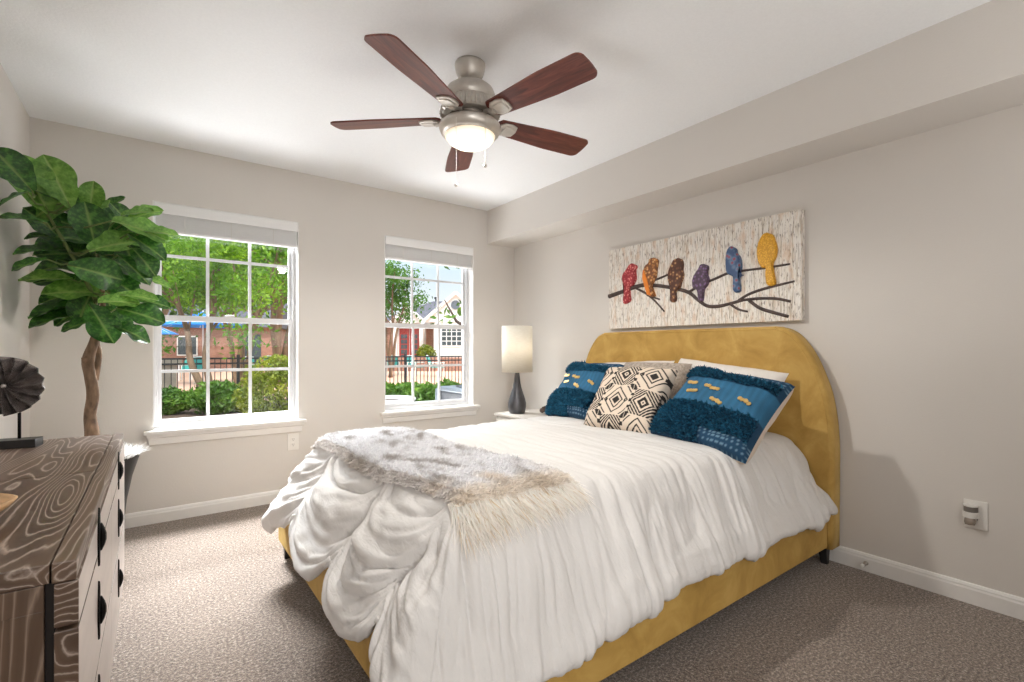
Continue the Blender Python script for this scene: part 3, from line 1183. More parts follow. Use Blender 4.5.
# blue shaggy cushions
for (lab, w, h, right, up, loc, seed) in (
        ('blue cushion with shaggy bands and gold sequins nearest the table lamp', 0.50, 0.46, (-0.10, -1, 0.02), (0.55, 0.05, 0.72), (2.38, 2.37, 0.82), 11),
        ('large blue cushion with shaggy bands and gold sequins, at the near side of the bed', 0.53, 0.50, (-0.03, -1, -0.11), (0.70, -0.03, 0.62), (2.29, 1.335, 0.80), 12)):
    t, Fr, U, V = cushion('throw_cushion', lab, 'cushion', w, h, 0.20, right, up, loc, M['cloth_attr'], M['pillow_back'], blue_pattern, group='blue shaggy cushions', n=NC)
    shag(t, Fr, [(0.02, 0.98, 0.15, 0.40, 3400), (0.02, 0.54, 0.01, 0.15, 1200), (0.02, 0.98, 0.76, 0.87, 1500), (0.02, 0.35, 0.86, 0.99, 800)], NC, seed)
    sequins(t, Fr, NC, [(0.16, 0.66, 4, 0.05), (0.38, 0.64, 5, -0.15), (0.22, 0.54, 4, 0.05), (0.50, 0.50, 5, -0.35), (0.74, 0.58, 5, -0.35)])
# black and cream cushion
cushion('throw_cushion', 'black and cream geometric patterned cushion in the middle of the bed', 'cushion', 0.46, 0.45, 0.19, (0.10, -1, 0.0), (0.55, 0.06, 0.72), (2.22, 1.85, 0.815), M['cloth_attr'], M['cloth_attr'], bw_pattern, n=170)
random.seed(21)

# ------------------------------------------------------------------ wall art
art = thing('wall_art', 'wide paper-strip canvas with six colourful birds on branches, above the headboard', 'wall art', (XR - 0.002, 1.885, 1.583))
FA = lambda s, t, d: (-d, -s, t)
obj('canvas', box(BM(), (-0.042, -0.713, -0.311), (0, 0.675, 0.297), 0.003), M['canvas'], art)
BIRDS = {
    'red': [(-0.44,0.164),(-0.404,0.146),(-0.396,0.129),(-0.408,0.107),(-0.404,0.044),(-0.43,-0.0),(-0.454,-0.014),(-0.46,-0.061),(-0.454,-0.109),(-0.5,-0.129),(-0.521,-0.116),(-0.51,-0.056),(-0.504,-0.0),(-0.525,0.042),(-0.525,0.09),(-0.49,0.126),(-0.46,0.159)],
    'orange': [(-0.249,0.177),(-0.213,0.157),(-0.213,0.127),(-0.222,0.083),(-0.228,0.039),(-0.249,0.003),(-0.259,-0.034),(-0.235,-0.096),(-0.295,-0.083),(-0.314,-0.028),(-0.333,0.028),(-0.333,0.082),(-0.32,0.127),(-0.29,0.145),(-0.277,0.174)],
    'brown': [(-0.05,0.144),(-0.021,0.128),(-0.012,0.098),(-0.017,0.056),(-0.009,0.026),(-0.025,-0.022),(-0.039,-0.063),(-0.067,-0.082),(-0.067,-0.14),(-0.109,-0.144),(-0.105,-0.079),(-0.117,-0.033),(-0.129,0.019),(-0.122,0.07),(-0.1,0.111),(-0.083,0.137)],
    'purple': [(0.139,0.077),(0.166,0.062),(0.169,0.045),(0.161,0.012),(0.173,-0.023),(0.161,-0.063),(0.139,-0.088),(0.131,-0.156),(0.104,-0.151),(0.093,-0.091),(0.062,-0.067),(0.059,-0.017),(0.078,0.023),(0.104,0.054),(0.116,0.076)],
    'blue': [(0.325,0.158),(0.352,0.137),(0.358,0.11),(0.378,0.081),(0.385,0.029),(0.378,-0.015),(0.395,-0.026),(0.372,-0.04),(0.378,-0.118),(0.338,-0.118),(0.338,-0.036),(0.297,-0.005),(0.288,0.042),(0.288,0.102),(0.297,0.14),(0.311,0.157)],
    'yellow': [(0.536,0.199),(0.566,0.181),(0.578,0.148),(0.589,0.104),(0.584,0.056),(0.566,0.016),(0.572,-0.04),(0.581,-0.096),(0.56,-0.108),(0.534,-0.096),(0.53,-0.041),(0.53,-0.003),(0.505,0.002),(0.484,0.046),(0.478,0.104),(0.489,0.158),(0.512,0.195)]}
STROKES = [[(-0.672,-0.058,0.0182),(-0.521,-0.031,0.0156),(-0.371,-0.006,0.0156),(-0.231,-0.021,0.013),(-0.092,-0.054,0.013),(0.023,-0.094,0.013),(0.086,-0.146,0.0117),(0.154,-0.192,0.0117),(0.227,-0.2,0.0117),(0.304,-0.19,0.0104),(0.385,-0.174,0.0104)],[(-0.362,0.0,0.0091),(-0.249,0.018,0.0091),(-0.134,0.045,0.0078)],[(-0.42,-0.017,0.0091),(-0.314,-0.074,0.0091),(-0.24,-0.134,0.0078),(-0.166,-0.209,0.0065)],[(-0.314,-0.082,0.0065),(-0.204,-0.121,0.0065)],[(0.023,-0.091,0.0104),(0.116,-0.051,0.0091),(0.22,-0.022,0.0091),(0.304,0.001,0.0091),(0.411,0.002,0.0078),(0.512,0.001,0.0078),(0.653,0.004,0.0065)],[(0.358,-0.175,0.0091),(0.424,-0.142,0.0091),(0.512,-0.119,0.0091),(0.607,-0.104,0.0078),(0.678,-0.094,0.0065)],[(0.385,-0.174,0.0091),(0.487,-0.173,0.0091),(0.584,-0.183,0.0091),(0.658,-0.205,0.0078)],[(0.424,-0.18,0.0104),(0.487,-0.229,0.0104),(0.56,-0.258,0.0104),(0.647,-0.288,0.0091)],[(0.304,-0.19,0.0091),(0.358,-0.227,0.0078),(0.417,-0.246,0.0065)]]
br_mat = simple('painted_branch', lin(72, 58, 54), 0.6, vary=0.5, scale=25)
for st in STROKES:
    ln = smooth_line(st, 4)
    bm = BM()
    tube(bm, [FA(p[0], p[1], 0.040) for p in ln], [max(0.004, float(p[2])) for p in ln], 8)
    obj('branch', bm, br_mat, art, smooth=True)


def m_bird(name, c1, c2, c3, scale):
    t = NT(name)
    v = t.coords()
    x = t.node('ShaderNodeTexVoronoi')
    x.inputs['Scale'].default_value = scale
    t.link(v, x.inputs['Vector'])
    c = t.ramp(x.outputs['Distance'], [(0.16, c3), (0.36, c2), (0.62, c1)])
    t.bump(x.outputs['Distance'], 0.3, 0.002)
    return t.set(c, 0.5)


BM_ = dict(red=m_bird('red_patterned', lin(150, 34, 46), lin(196, 84, 84), lin(226, 160, 150), 62),
           orange=m_bird('amber_patterned', lin(120, 74, 44), lin(196, 132, 70), lin(226, 190, 140), 50),
           brown=m_bird('brown_patterned', lin(84, 52, 40), lin(124, 82, 58), lin(204, 164, 110), 46),
           purple=m_bird('plum_patterned', lin(70, 52, 72), lin(96, 76, 96), lin(126, 96, 150), 52),
           blue=m_bird('blue_patterned', lin(52, 78, 118), lin(92, 120, 150), lin(150, 60, 80), 30),
           yellow=m_bird('yellow_patterned', lin(206, 148, 28), lin(226, 168, 40), lin(240, 190, 70), 110))
for k, ol in BIRDS.items():
    bm = BM()
    ring = smooth_line(ol + [ol[0]], 3)[:-1]
    prism(bm, [(float(p[0]), float(p[1])) for p in ring], FA, 0.041, 0.068, 0.012)
    o = obj('bird', bm, BM_[k], art)
    o['label'] = {'red': 'red', 'orange': 'amber', 'brown': 'brown', 'purple': 'plum purple', 'blue': 'blue', 'yellow': 'plain yellow'}[k] + ' bird'
    if k == 'orange':
        bm = BM()
        prism(bm, [(-0.328, 0.10), (-0.318, 0.095), (-0.285, 0.0), (-0.262, -0.09), (-0.292, -0.082), (-0.315, -0.02), (-0.334, 0.04)], FA, 0.060, 0.074, 0.004)
        obj('wing', bm, simple('orange_wing', lin(222, 128, 40), 0.5), o)

# ------------------------------------------------------------------ ceiling fan
FX, FY = 1.179, 1.918
fan = thing('ceiling_fan', 'five-blade cherry wood ceiling fan with nickel motor and lit glass bowl', 'ceiling fan', (FX, FY, HC))
zz = lambda z: z - HC
obj('canopy', lathe(BM(), [(0.070, zz(2.438)), (0.071, zz(2.428)), (0.066, zz(2.40)), (0.056, zz(2.375)), (0.046, zz(2.362)), (0.030, zz(2.358)), (0.0, zz(2.358))][::-1], 40), M['nickel'], fan, True)
obj('downrod', lathe(BM(), [(0.019, zz(2.335)), (0.019, zz(2.362))], 24), M['nickel_dark'], fan, True)
obj('motor_housing', lathe(BM(), [(0.0, zz(2.350)), (0.028, zz(2.350)), (0.045, zz(2.344)), (0.085, zz(2.334)), (0.108, zz(2.315)), (0.118, zz(2.292)), (0.120, zz(2.272)), (0.114, zz(2.264)), (0.114, zz(2.255))], 48), M['nickel'], fan, True)
obj('vent_ring', lathe(BM(), [(0.110, zz(2.262)), (0.122, zz(2.250)), (0.134, zz(2.222)), (0.139, zz(2.200)), (0.130, zz(2.192)), (0.100, zz(2.190))], 120, wob=lambda a, z: 1 + 0.022 * (1 if int(a / (2 * PI) * 40 * 2) % 2 else -1) * (1 if zz(2.258) > z > zz(2.198) else 0)), M['nickel'], fan)
obj('fitter_neck', lathe(BM(), [(0.100, zz(2.190)), (0.085, zz(2.183)), (0.082, zz(2.165)), (0.10, zz(2.160))], 40), M['nickel_dark'], fan, True)
lr = obj('light_ring', lathe(BM(), [(0.098, zz(2.163)), (0.130, zz(2.160)), (0.142, zz(2.148)), (0.143, zz(2.135)), (0.134, zz(2.114)), (0.120, zz(2.103)), (0.112, zz(2.102))], 56), M['iron_silver'], fan, True)
obj('glass_bowl', lathe(BM(), [(0.118, zz(2.112)), (0.113, zz(2.094)), (0.098, zz(2.075)), (0.072, zz(2.060)), (0.040, zz(2.052)), (0.0, zz(2.050))], 56), M['bowl'], fan, True)


def blade_mesh():
    r0, r1 = 0.150, 0.625
    outl = []
    for k in range(15):
        s = k / 14
        x = r0 + (r1 - r0) * s
        w = 0.050 + 0.022 * min(1, s * 1.6)
        outl.append((x, w))
    tip = [(r1 + 0.032 * math.sin(q), 0.040 + 0.032 * math.cos(q)) for q in (0.35, 0.7, 1.05, 1.35)] + [(r1 + 0.034, 0.015)]
    pts = [(r0 - 0.014, -0.030), (r0 - 0.014, 0.030)] + outl + tip
    full = pts[1:] + [(x, -y) for x, y in pts[1:]][::-1]
    bm = BM()
    prism(bm, full, lambda s, t, d: (s, t, d), -0.0035, 0.0035)
    bmesh.ops.recalc_face_normals(bm, faces=bm.faces[:])
    return bm


def shield_mesh():
    bm = BM()
    pl = [(0.150, -0.026), (0.168, -0.042), (0.205, -0.045), (0.236, -0.034), (0.243, 0.0), (0.236, 0.034), (0.205, 0.045), (0.168, 0.042), (0.150, 0.026)]
    prism(bm, pl, lambda s, t, d: (s, t, -0.0045 - d), 0.0, 0.009, 0.004)
    pl2 = [(0.172, -0.028), (0.205, -0.031), (0.226, -0.024), (0.231, 0.0), (0.226, 0.024), (0.205, 0.031), (0.172, 0.028)]
    prism(bm, pl2, lambda s, t, d: (s, t, -0.0045 - d), 0.009, 0.014, 0.003)
    tube(bm, [(0.090, 0, 0.012), (0.115, 0, 0.004), (0.14, 0, -0.008), (0.165, 0, -0.010)], [0.013, 0.012, 0.015, 0.018], 10)
    return bm


proto = None
for k in range(5):
    ang = math.radians(65.5 + 72 * k)
    if proto is None:
        b = obj('fan_blade', blade_mesh(), M['blade'], fan)
        irn = obj('blade_iron', shield_mesh(), M['iron_silver'], b)
        proto = (b, irn)
    else:
        b = proto[0].copy(); COL.objects.link(b); b.parent = fan
        irn = proto[1].copy(); COL.objects.link(irn); irn.parent = b
    b.location = (0, 0, zz(2.183))
    b.rotation_euler = Matrix.Rotation(ang, 3, 'Z').to_4x4().to_3x3().__matmul__(Matrix.Rotation(math.radians(-12), 3, 'X')).to_euler()
for (dx, dy, z0, z1, mt) in ((-0.121, -0.082, 2.125, 1.835, 'bead'), (-0.012, -0.146, 2.15, 1.925, 'nickel')):
    bm = BM()
    n_ = int((z0 - z1) / 0.006)
    for q in range(n_):
        r = bmesh.ops.create_icosphere(bm, subdivisions=1, radius=0.0022)
        for v in r['verts']:
            v.co += Vector((dx, dy, zz(z0 - q * 0.006)))
    ch = obj('pull_chain', bm, M[mt], fan, True)
    bm = BM()
    r = bmesh.ops.create_uvsphere(bm, u_segments=16, v_segments=10, radius=0.0085)
    for v in r['verts']:
        v.co += Vector((dx, dy, zz(z1 - 0.006)))
    obj('pull_bead', bm, M[mt], ch, True)
lamp('fan_bulb', 'SPOT', (0, 0, zz(2.03)), 47, (1.0, 0.955, 0.89), 0.045, parent=fan)

# ------------------------------------------------------------------ nightstand, lamp, driftwood
ns = thing('nightstand', 'low white nightstand in the corner behind the bed, under the table lamp', 'nightstand', (2.57, 3.22, 0))
obj('body', box(BM(), (-0.20, -0.19, 0.14), (0.27, 0.20, 0.545), 0.004), M['ns_wood'], ns)
obj('top', box(BM(), (-0.215, -0.21, 0.545), (0.28, 0.215, 0.568), 0.005), M['ns_wood'], ns)
for z0, z1 in ((0.16, 0.34), (0.355, 0.53)):
    d = obj('drawer', box(BM(), (-0.212, -0.175, z0), (-0.198, 0.185, z1), 0.003), M['ns_wood'], ns)
    bm = BM(); bmesh.ops.create_uvsphere(bm, u_segments=14, v_segments=8, radius=0.013)
    kn = obj('knob', bm, M['brass'], d, True); kn.location = (-0.222, 0.0, (z0 + z1) / 2)
for lx in (-0.175, 0.24):
    for ly in (-0.16, 0.17):
        obj('leg', lathe(BM(), [(0.011, 0.0), (0.018, 0.14)], 12, (lx, ly, 0)), M['ns_wood'], ns, True)

tl = thing('table_lamp', 'table lamp with dark grey gourd-shaped base and white drum shade', 'lamp', (2.497, 3.295, 0.568))
obj('lamp_base', lathe(BM(), [(0.0, 0.0), (0.062, 0.0), (0.070, 0.012), (0.079, 0.06), (0.078, 0.09), (0.068, 0.13), (0.052, 0.175), (0.038, 0.22), (0.028, 0.27), (0.023, 0.315), (0.020, 0.345), (0.0, 0.345)], 40), M['lamp_base'], tl, True)
obj('socket', lathe(BM(), [(0.010, 0.345), (0.010, 0.40), (0.016, 0.405), (0.016, 0.44), (0.0, 0.44)], 16), M['nickel'], tl, True)
bm = BM()
lathe(bm, [(0.132, 0.352), (0.131, 0.745), (0.128, 0.745), (0.129, 0.352), (0.132, 0.352)], 56)
sh = obj('lamp_shade', bm, M['shade'], tl, True)
bm = BM()
for k in range(3):
    a = 2 * PI * k / 3
    tube(bm, [(0, 0, 0.435), (0.07 * math.cos(a), 0.07 * math.sin(a), 0.437), (0.129 * math.cos(a), 0.129 * math.sin(a), 0.44)], 0.002, 6)
obj('shade_ring', bm, M['nickel'], sh)
lamp('bedside_bulb', 'POINT', (0.02, -0.02, 0.53), 0.7, (1.0, 0.94, 0.86), 0.03, parent=tl)

bm = BM()
random.seed(5)
for k in range(9):
    a = random.uniform(0, 2 * PI); e2 = random.uniform(-0.5, 0.9)
    p = [Vector((0.045 * math.cos(a + q * 0.9) * (0.6 + 0.1 * q), 0.05 * math.sin(a + q * 0.9), 0.045 + 0.03 * e2 * math.sin(q * 1.3 + a))) for q in range(5)]
    tube(bm, p, [0.010, 0.014, 0.013, 0.014, 0.008], 8)
zmin = min(v.co.z for v in bm.verts)
for v in bm.verts: v.co.z -= zmin
tag(obj('driftwood_knot', bm, M['knot'], None, True, loc=(2.66, 3.10, 0.568)), 'small dark brown driftwood knot on the nightstand beside the lamp', 'ornament')

# ------------------------------------------------------------------ dresser
DRY0, DRY1, DRX0, DRX1, DRZ = 1.085, 2.605, -0.548, -0.102, 0.76
dr = thing('dresser', 'dark cerused wood six-drawer dresser against the left wall', 'dresser', ((DRX0 + DRX1) / 2, (DRY0 + DRY1) / 2, 0))
cx_, cy_ = (DRX0 + DRX1) / 2, (DRY0 + DRY1) / 2
L2, hx = (DRY1 - DRY0) / 2, (DRX1 - DRX0) / 2
xf = hx - 0.031      # back face of the drawer fronts
bm = box(BM(), (-hx, -L2 + 0.004, 0.13), (xf - 0.012, L2 - 0.004, DRZ - 0.034))
obj('carcass', bm, M['dress_z'], dr)
obj('drawer_gap', box(BM(), (xf - 0.013, -L2 + 0.012, 0.14), (xf - 0.001, L2 - 0.012, DRZ - 0.036)), M['dark_gap'], dr)  # shade of the gap behind the drawer fronts, put in as a dark strip
tops = []
for a, b in ((-L2, 0.0), (0.0012, L2)):
    o = obj('top_board', box(BM(), (-hx, a, DRZ - 0.032), (xf - 0.0055, b, DRZ), 0.0015), M['dress_y'], dr)
obj('front_lip', box(BM(), (xf - 0.003, -L2, DRZ - 0.034), (hx - 0.003, L2, DRZ - 0.0005), 0.002), M['dress_y'], dr)
for sy in (-1, 1):
    bm = BM()
    y0, y1 = (-L2 + 0.0, -L2 + 0.006) if sy < 0 else (L2 - 0.006, L2)
    for lo, hi in (((-hx, DRZ - 0.075), (xf - 0.012, DRZ - 0.033)), ((-hx, 0.13), (xf - 0.012, 0.175)), ((-hx, 0.175), (-hx + 0.05, DRZ - 0.075)), ((xf - 0.052, 0.175), (xf - 0.012, DRZ - 0.075))):
        box(bm, (lo[0], y0, lo[1]), (hi[0], y1, hi[1]), 0.001)
    obj('end_frame', bm, M['dress_z'], dr)


def handle_mesh(bm):
    ol = [(0, 0.066), (0.013, 0.028), (0.016, 0.0), (0.013, -0.028), (0, -0.066), (-0.013, -0.028), (-0.016, 0.0), (-0.013, 0.028)]
    prism(bm, [(a, b) for a, b in ol], lambda s, t, d: (d, s, t), 0.0, 0.004, 0.0015)
    tube(bm, [(0.003, 0, 0.030), (0.006, 0, 0.018), (0.008, 0, 0.006), (0.008, 0, -0.006), (0.006, 0, -0.018), (0.003, 0, -0.030)], [0.004, 0.006, 0.007, 0.007, 0.006, 0.004], 8)
    return bm


for r, (z0, z1) in enumerate(((0.652, 0.7245), (0.405, 0.645), (0.165, 0.398))):
    for c, (y0, y1, yh) in enumerate(((DRY0, 1.843, 1.425), (1.847, DRY1, 2.165))):
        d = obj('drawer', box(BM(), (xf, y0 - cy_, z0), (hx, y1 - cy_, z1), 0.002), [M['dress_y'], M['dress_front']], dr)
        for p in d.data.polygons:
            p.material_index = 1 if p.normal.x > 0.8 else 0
        hd = obj('handle', handle_mesh(BM()), M['black_metal'], d)
        hd.location = (hx, yh - cy_, (0.690, 0.525, 0.315)[r])
for sx in (-1, 1):
    for sy in (-1, 1):
        obj('foot', box(BM(), (sx * (hx - 0.055) - 0.03, sy * (L2 - 0.05) - 0.035, 0), (sx * (hx - 0.055) + 0.03, sy * (L2 - 0.05) + 0.035, 0.135), 0.003), M['dress_z'], dr)

# sculpture on the dresser
sc = thing('disc_sculpture', 'dark metal pleated disc sculpture on a black block stand on the dresser', 'sculpture', (-0.425, 2.46, DRZ), math.radians(-10))
obj('stand_base', box(BM(), (-0.11, -0.035, 0), (0.088, 0.035, 0.030), 0.002), M['black_leg'], sc)
obj('rod', lathe(BM(), [(0.005, 0.028), (0.005, 0.21)], 10, (0.030, 0.012, 0)), M['black_metal'], sc, True)
bm = BM()
R0, nb, nr = 0.104, 16, 10
rings = []
for k in range(nr + 1):
    rr = R0 * (0.04 + 0.96 * k / nr)
    ring = []
    for i in range(nb * 6):
        a = 2 * PI * i / (nb * 6) + 0.25 * (rr / R0)
        ph = (i % 6) / 6
        saw = abs(ph - 0.5) * 2 - 0.5
        rim = 1 + (0.03 * (0.5 - abs(ph - 0.5)) * 2 - 0.015 if k == nr else 0)
        ring.append((rr * rim * math.cos(a), 0.040 * saw * (0.15 + 0.85 * k / nr), rr * rim * math.sin(a)))
    rings.append(ring)
V, Fc = [], []
for side in (-0.004, 0.004):
    for ring in rings:
        V += [(p[0], p[1] + side, p[2]) for p in ring]
m_ = nb * 6
for s in (0, 1):
    o0 = s * (nr + 1) * m_
    for k in range(nr):
        for i in range(m_):
            j = (i + 1) % m_
            q = (o0 + k * m_ + i, o0 + k * m_ + j, o0 + (k + 1) * m_ + j, o0 + (k + 1) * m_ + i)
            Fc.append(q if s else q[::-1])
for i in range(m_):
    j = (i + 1) % m_
    a, b = nr * m_, (nr + 1) * m_ + nr * m_
    Fc.append((a + i, a + j, b + j, b + i))
    Fc.append((j, i, (nr + 1) * m_ + i, (nr + 1) * m_ + j))
dsk = obj('pleated_disc', (V, Fc), M['sculpt'], sc, False)
dsk.location = (0.0, -0.012, 0.222)
bm = BM(); bmesh.ops.create_uvsphere(bm, u_segments=14, v_segments=8, radius=0.009)
hb_ = obj('hub', bm, M['sculpt'], dsk, True); hb_.location = (0, -0.008, 0)

# wooden bowl with dried pods
wb = thing('wooden_bowl', 'shallow light wood bowl at the near edge of the dresser top', 'bowl', (-0.358, 1.40, DRZ))
bm = BM()
lathe(bm, [(0.0, 0.0), (0.05, 0.0), (0.085, 0.010), (0.112, 0.030), (0.122, 0.044), (0.117, 0.045), (0.100, 0.030), (0.07, 0.016), (0.0, 0.012)], 48, wob=lambda a, z: 1 + 0.03 * math.sin(2 * a + 1) + (0.05 * math.exp(-((a - 0.2) / 0.25) ** 2) if z > 0.02 else 0))
obj('dish', bm, M['bowl_wood'], wb, True)
random.seed(3)
for k, (px_, py_, rot, lab) in enumerate(((0.045, 0.01, 0.4, 'dried tan seed pod in the wooden bowl, nearest its lip'), (-0.03, 0.03, 2.0, 'dried tan seed pod lying in the wooden bowl, away from its lip'))):
    bm = BM()
    lathe(bm, [(0.0, -0.042), (0.012, -0.036), (0.023, -0.015), (0.026, 0.005), (0.020, 0.025), (0.008, 0.040), (0.0, 0.043)], 20, wob=lambda a, z: 1 + 0.10 * math.sin(5 * a + z * 90))
    o = obj('seed_pod', bm, M['cone'], None, True, loc=(-0.358 + px_, 1.40 + py_, DRZ + 0.041))
    o.rotation_euler = (PI / 2, 0, rot)
    tag(o, lab, 'seed pod')

# ------------------------------------------------------------------ fiddle-leaf fig
fg = thing('potted_fig', 'tall fiddle-leaf fig with big green leaves in a tapered black planter, behind the dresser', 'plant', (-0.262, 3.34, 0))
f0 = Vector((-0.262, 3.34, 0))
bm = BM()
lathe(bm, [(0.0, 0.0), (0.10, 0.0), (0.112, 0.02), (0.128, 0.15), (0.142, 0.30), (0.166, 0.43), (0.200, 0.545), (0.203, 0.553), (0.192, 0.556), (0.186, 0.545), (0.175, 0.50), (0.0, 0.49)], 48)
pot = obj('planter', bm, M['planter'], fg, True)
S = []
random.seed(8)
for _ in range(2600):
    a, r = random.uniform(0, 2 * PI), 0.200 * math.sqrt(random.random())
    d = (math.cos(a) * r * 4 + random.gauss(0, 0.5), math.sin(a) * r * 4 + random.gauss(0, 0.5), 0.9)
    g = random.uniform(0.82, 1.0)
    S.append(((r * math.cos(a), r * math.sin(a), 0.545 + 0.03 * (1 - r / 0.19)), d, random.uniform(0.03, 0.06), 0.007, (0.82 * g, 0.81 * g, 0.79 * g)))
o = blades('fleece_topping', S, M['fur'], fg); o['kind'] = 'stuff'
obj('fleece_base', lathe(BM(), [(0.186, 0.505), (0.17, 0.525), (0.08, 0.545), (0.0, 0.55)], 32), M['fluff'], fg, True)

Fv = Vector((math.sin(YAW), math.cos(YAW), 0)); Rv = Vector((math.cos(YAW), -math.sin(YAW), 0)); Uv = Vector((0, 0, 1))
EYE = Vector((0, 0, CAM_H))


def away(u, v, d):
    """place in the room seen along a sight line at a given distance (used once, to survey positions)"""
    return EYE + (Fv + Rv * ((u - 512) / F_PX) + Uv * ((V0 - v) / F_PX)) * d


D0 = Fv.dot(f0)
trunk_px = [(93, 470, 0), (92, 433, 0), (90, 415, 0.01), (93, 395, 0), (90, 375, -0.01), (88, 360, 0), (94, 342, 0), (99, 322, 0.01), (103, 300, 0.02), (100, 275, 0), (97, 250, -0.01), (96, 230, 0)]
TR = [away(u, v, D0 + e) - f0 for u, v, e in trunk_px]
TR[0].z = 0.52
bm = BM()
tr_s = smooth_line([(p.x, p.y, p.z) for p in TR], 4)
rad_key = [0.034, 0.031, 0.026, 0.027, 0.025, 0.027, 0.021, 0.016, 0.012, 0.010, 0.008, 0.005]
rads = np.interp(np.linspace(0, 11, len(tr_s)), range(12), rad_key)
tube(bm, tr_s, [float(r) for r in rads], 12)
o = obj('trunk', bm, M['bark'], fg, True)
bm = BM()
st2 = [away(u, v, D0 + e) - f0 for u, v, e in ((88, 368, 0.0), (84, 358, -0.03), (86, 357, -0.035))]
tube(bm, st2, [0.018, 0.012, 0.004], 8)
st3 = [away(u, v, D0 + e) - f0 for u, v, e in ((95, 380, 0.02), (99, 355, 0.05), (97, 335, 0.08), (108, 300, 0.12), (125, 260, 0.14), (128, 230, 0.14))]
tube(bm, smooth_line([tuple(p) for p in st3], 4), [float(x) for x in np.linspace(0.016, 0.005, 21)], 8)
obj('side_stem', bm, M['bark'], fg, True)
bm = BM()
st4 = [away(u, v, D0 + e) - f0 for u, v, e in ((96, 300, 0), (80, 270, -0.08), (60, 235, -0.15), (42, 205, -0.22), (30, 185, -0.27))]
tube(bm, smooth_line([tuple(p) for p in st4], 4), [float(x) for x in np.linspace(0.010, 0.004, 17)], 8)
obj('upper_branch', bm, M['stem'], fg, True)


def leaf_mesh(seed):
    """fiddle-shaped leaf of unit length along +x, cupped, with wavy edges and veins"""
    random.seed(seed)
    nl, nw = 31, 17
    V, vein = [], []
    for i in range(nl):
        s = i / (nl - 1)
        w = 0.37 * (math.sin(PI * min(1, s * 0.90 + 0.10)) ** 0.62) * (0.58 + 0.62 * s) * (1.0 if s < 0.9 else max(0.12, math.sqrt(max(0, 1 - ((s - 0.9) / 0.102) ** 2))))
        if s < 0.25: w *= 0.6 + 1.6 * s
        w *= 1 - 0.14 * math.exp(-((s - 0.36) / 0.12) ** 2)
        for j in range(nw):
            t = j / (nw - 1) * 2 - 1
            z = 0.10 * abs(t) ** 1.4 * (0.4 + 0.6 * math.sin(PI * s)) - 0.20 * s * s + 0.028 * math.sin(s * 15 + seed + (2 if t > 0 else 0)) * t * t
            z += 0.010 * abs(math.sin((s * 8.5 - abs(t) * 1.1) * PI)) * (1 - abs(t) * 0.5)
            if abs(t) < 0.12: z -= 0.012
            V.append((s, t * w, z))
            rib = abs(((s * 8.5 - abs(t) * 1.6) + 0.5) % 1 - 0.5)
            vein.append(max(math.exp(-(t / 0.07) ** 2), 0.32 * math.exp(-(rib / 0.08) ** 2) * (1 - 0.5 * abs(t))))
    return V, grid_faces(nw, nl), vein


leafs = []
for sd, mt in ((1, 'fig'), (2, 'fig'), (3, 'fig'), (4, 'fig_light'), (5, 'fig_light')):
    V, Fc, vein = leaf_mesh(sd)
    me = bpy.data.meshes.new('leaf')
    me.from_pydata(V, [], Fc); me.update()
    me.materials.append(M[mt])
    me.polygons.foreach_set('use_smooth', [True] * len(me.polygons))
    at = me.attributes.new('vein', 'FLOAT', 'POINT')
    at.data.foreach_set('value', vein)
    leafs.append(me)

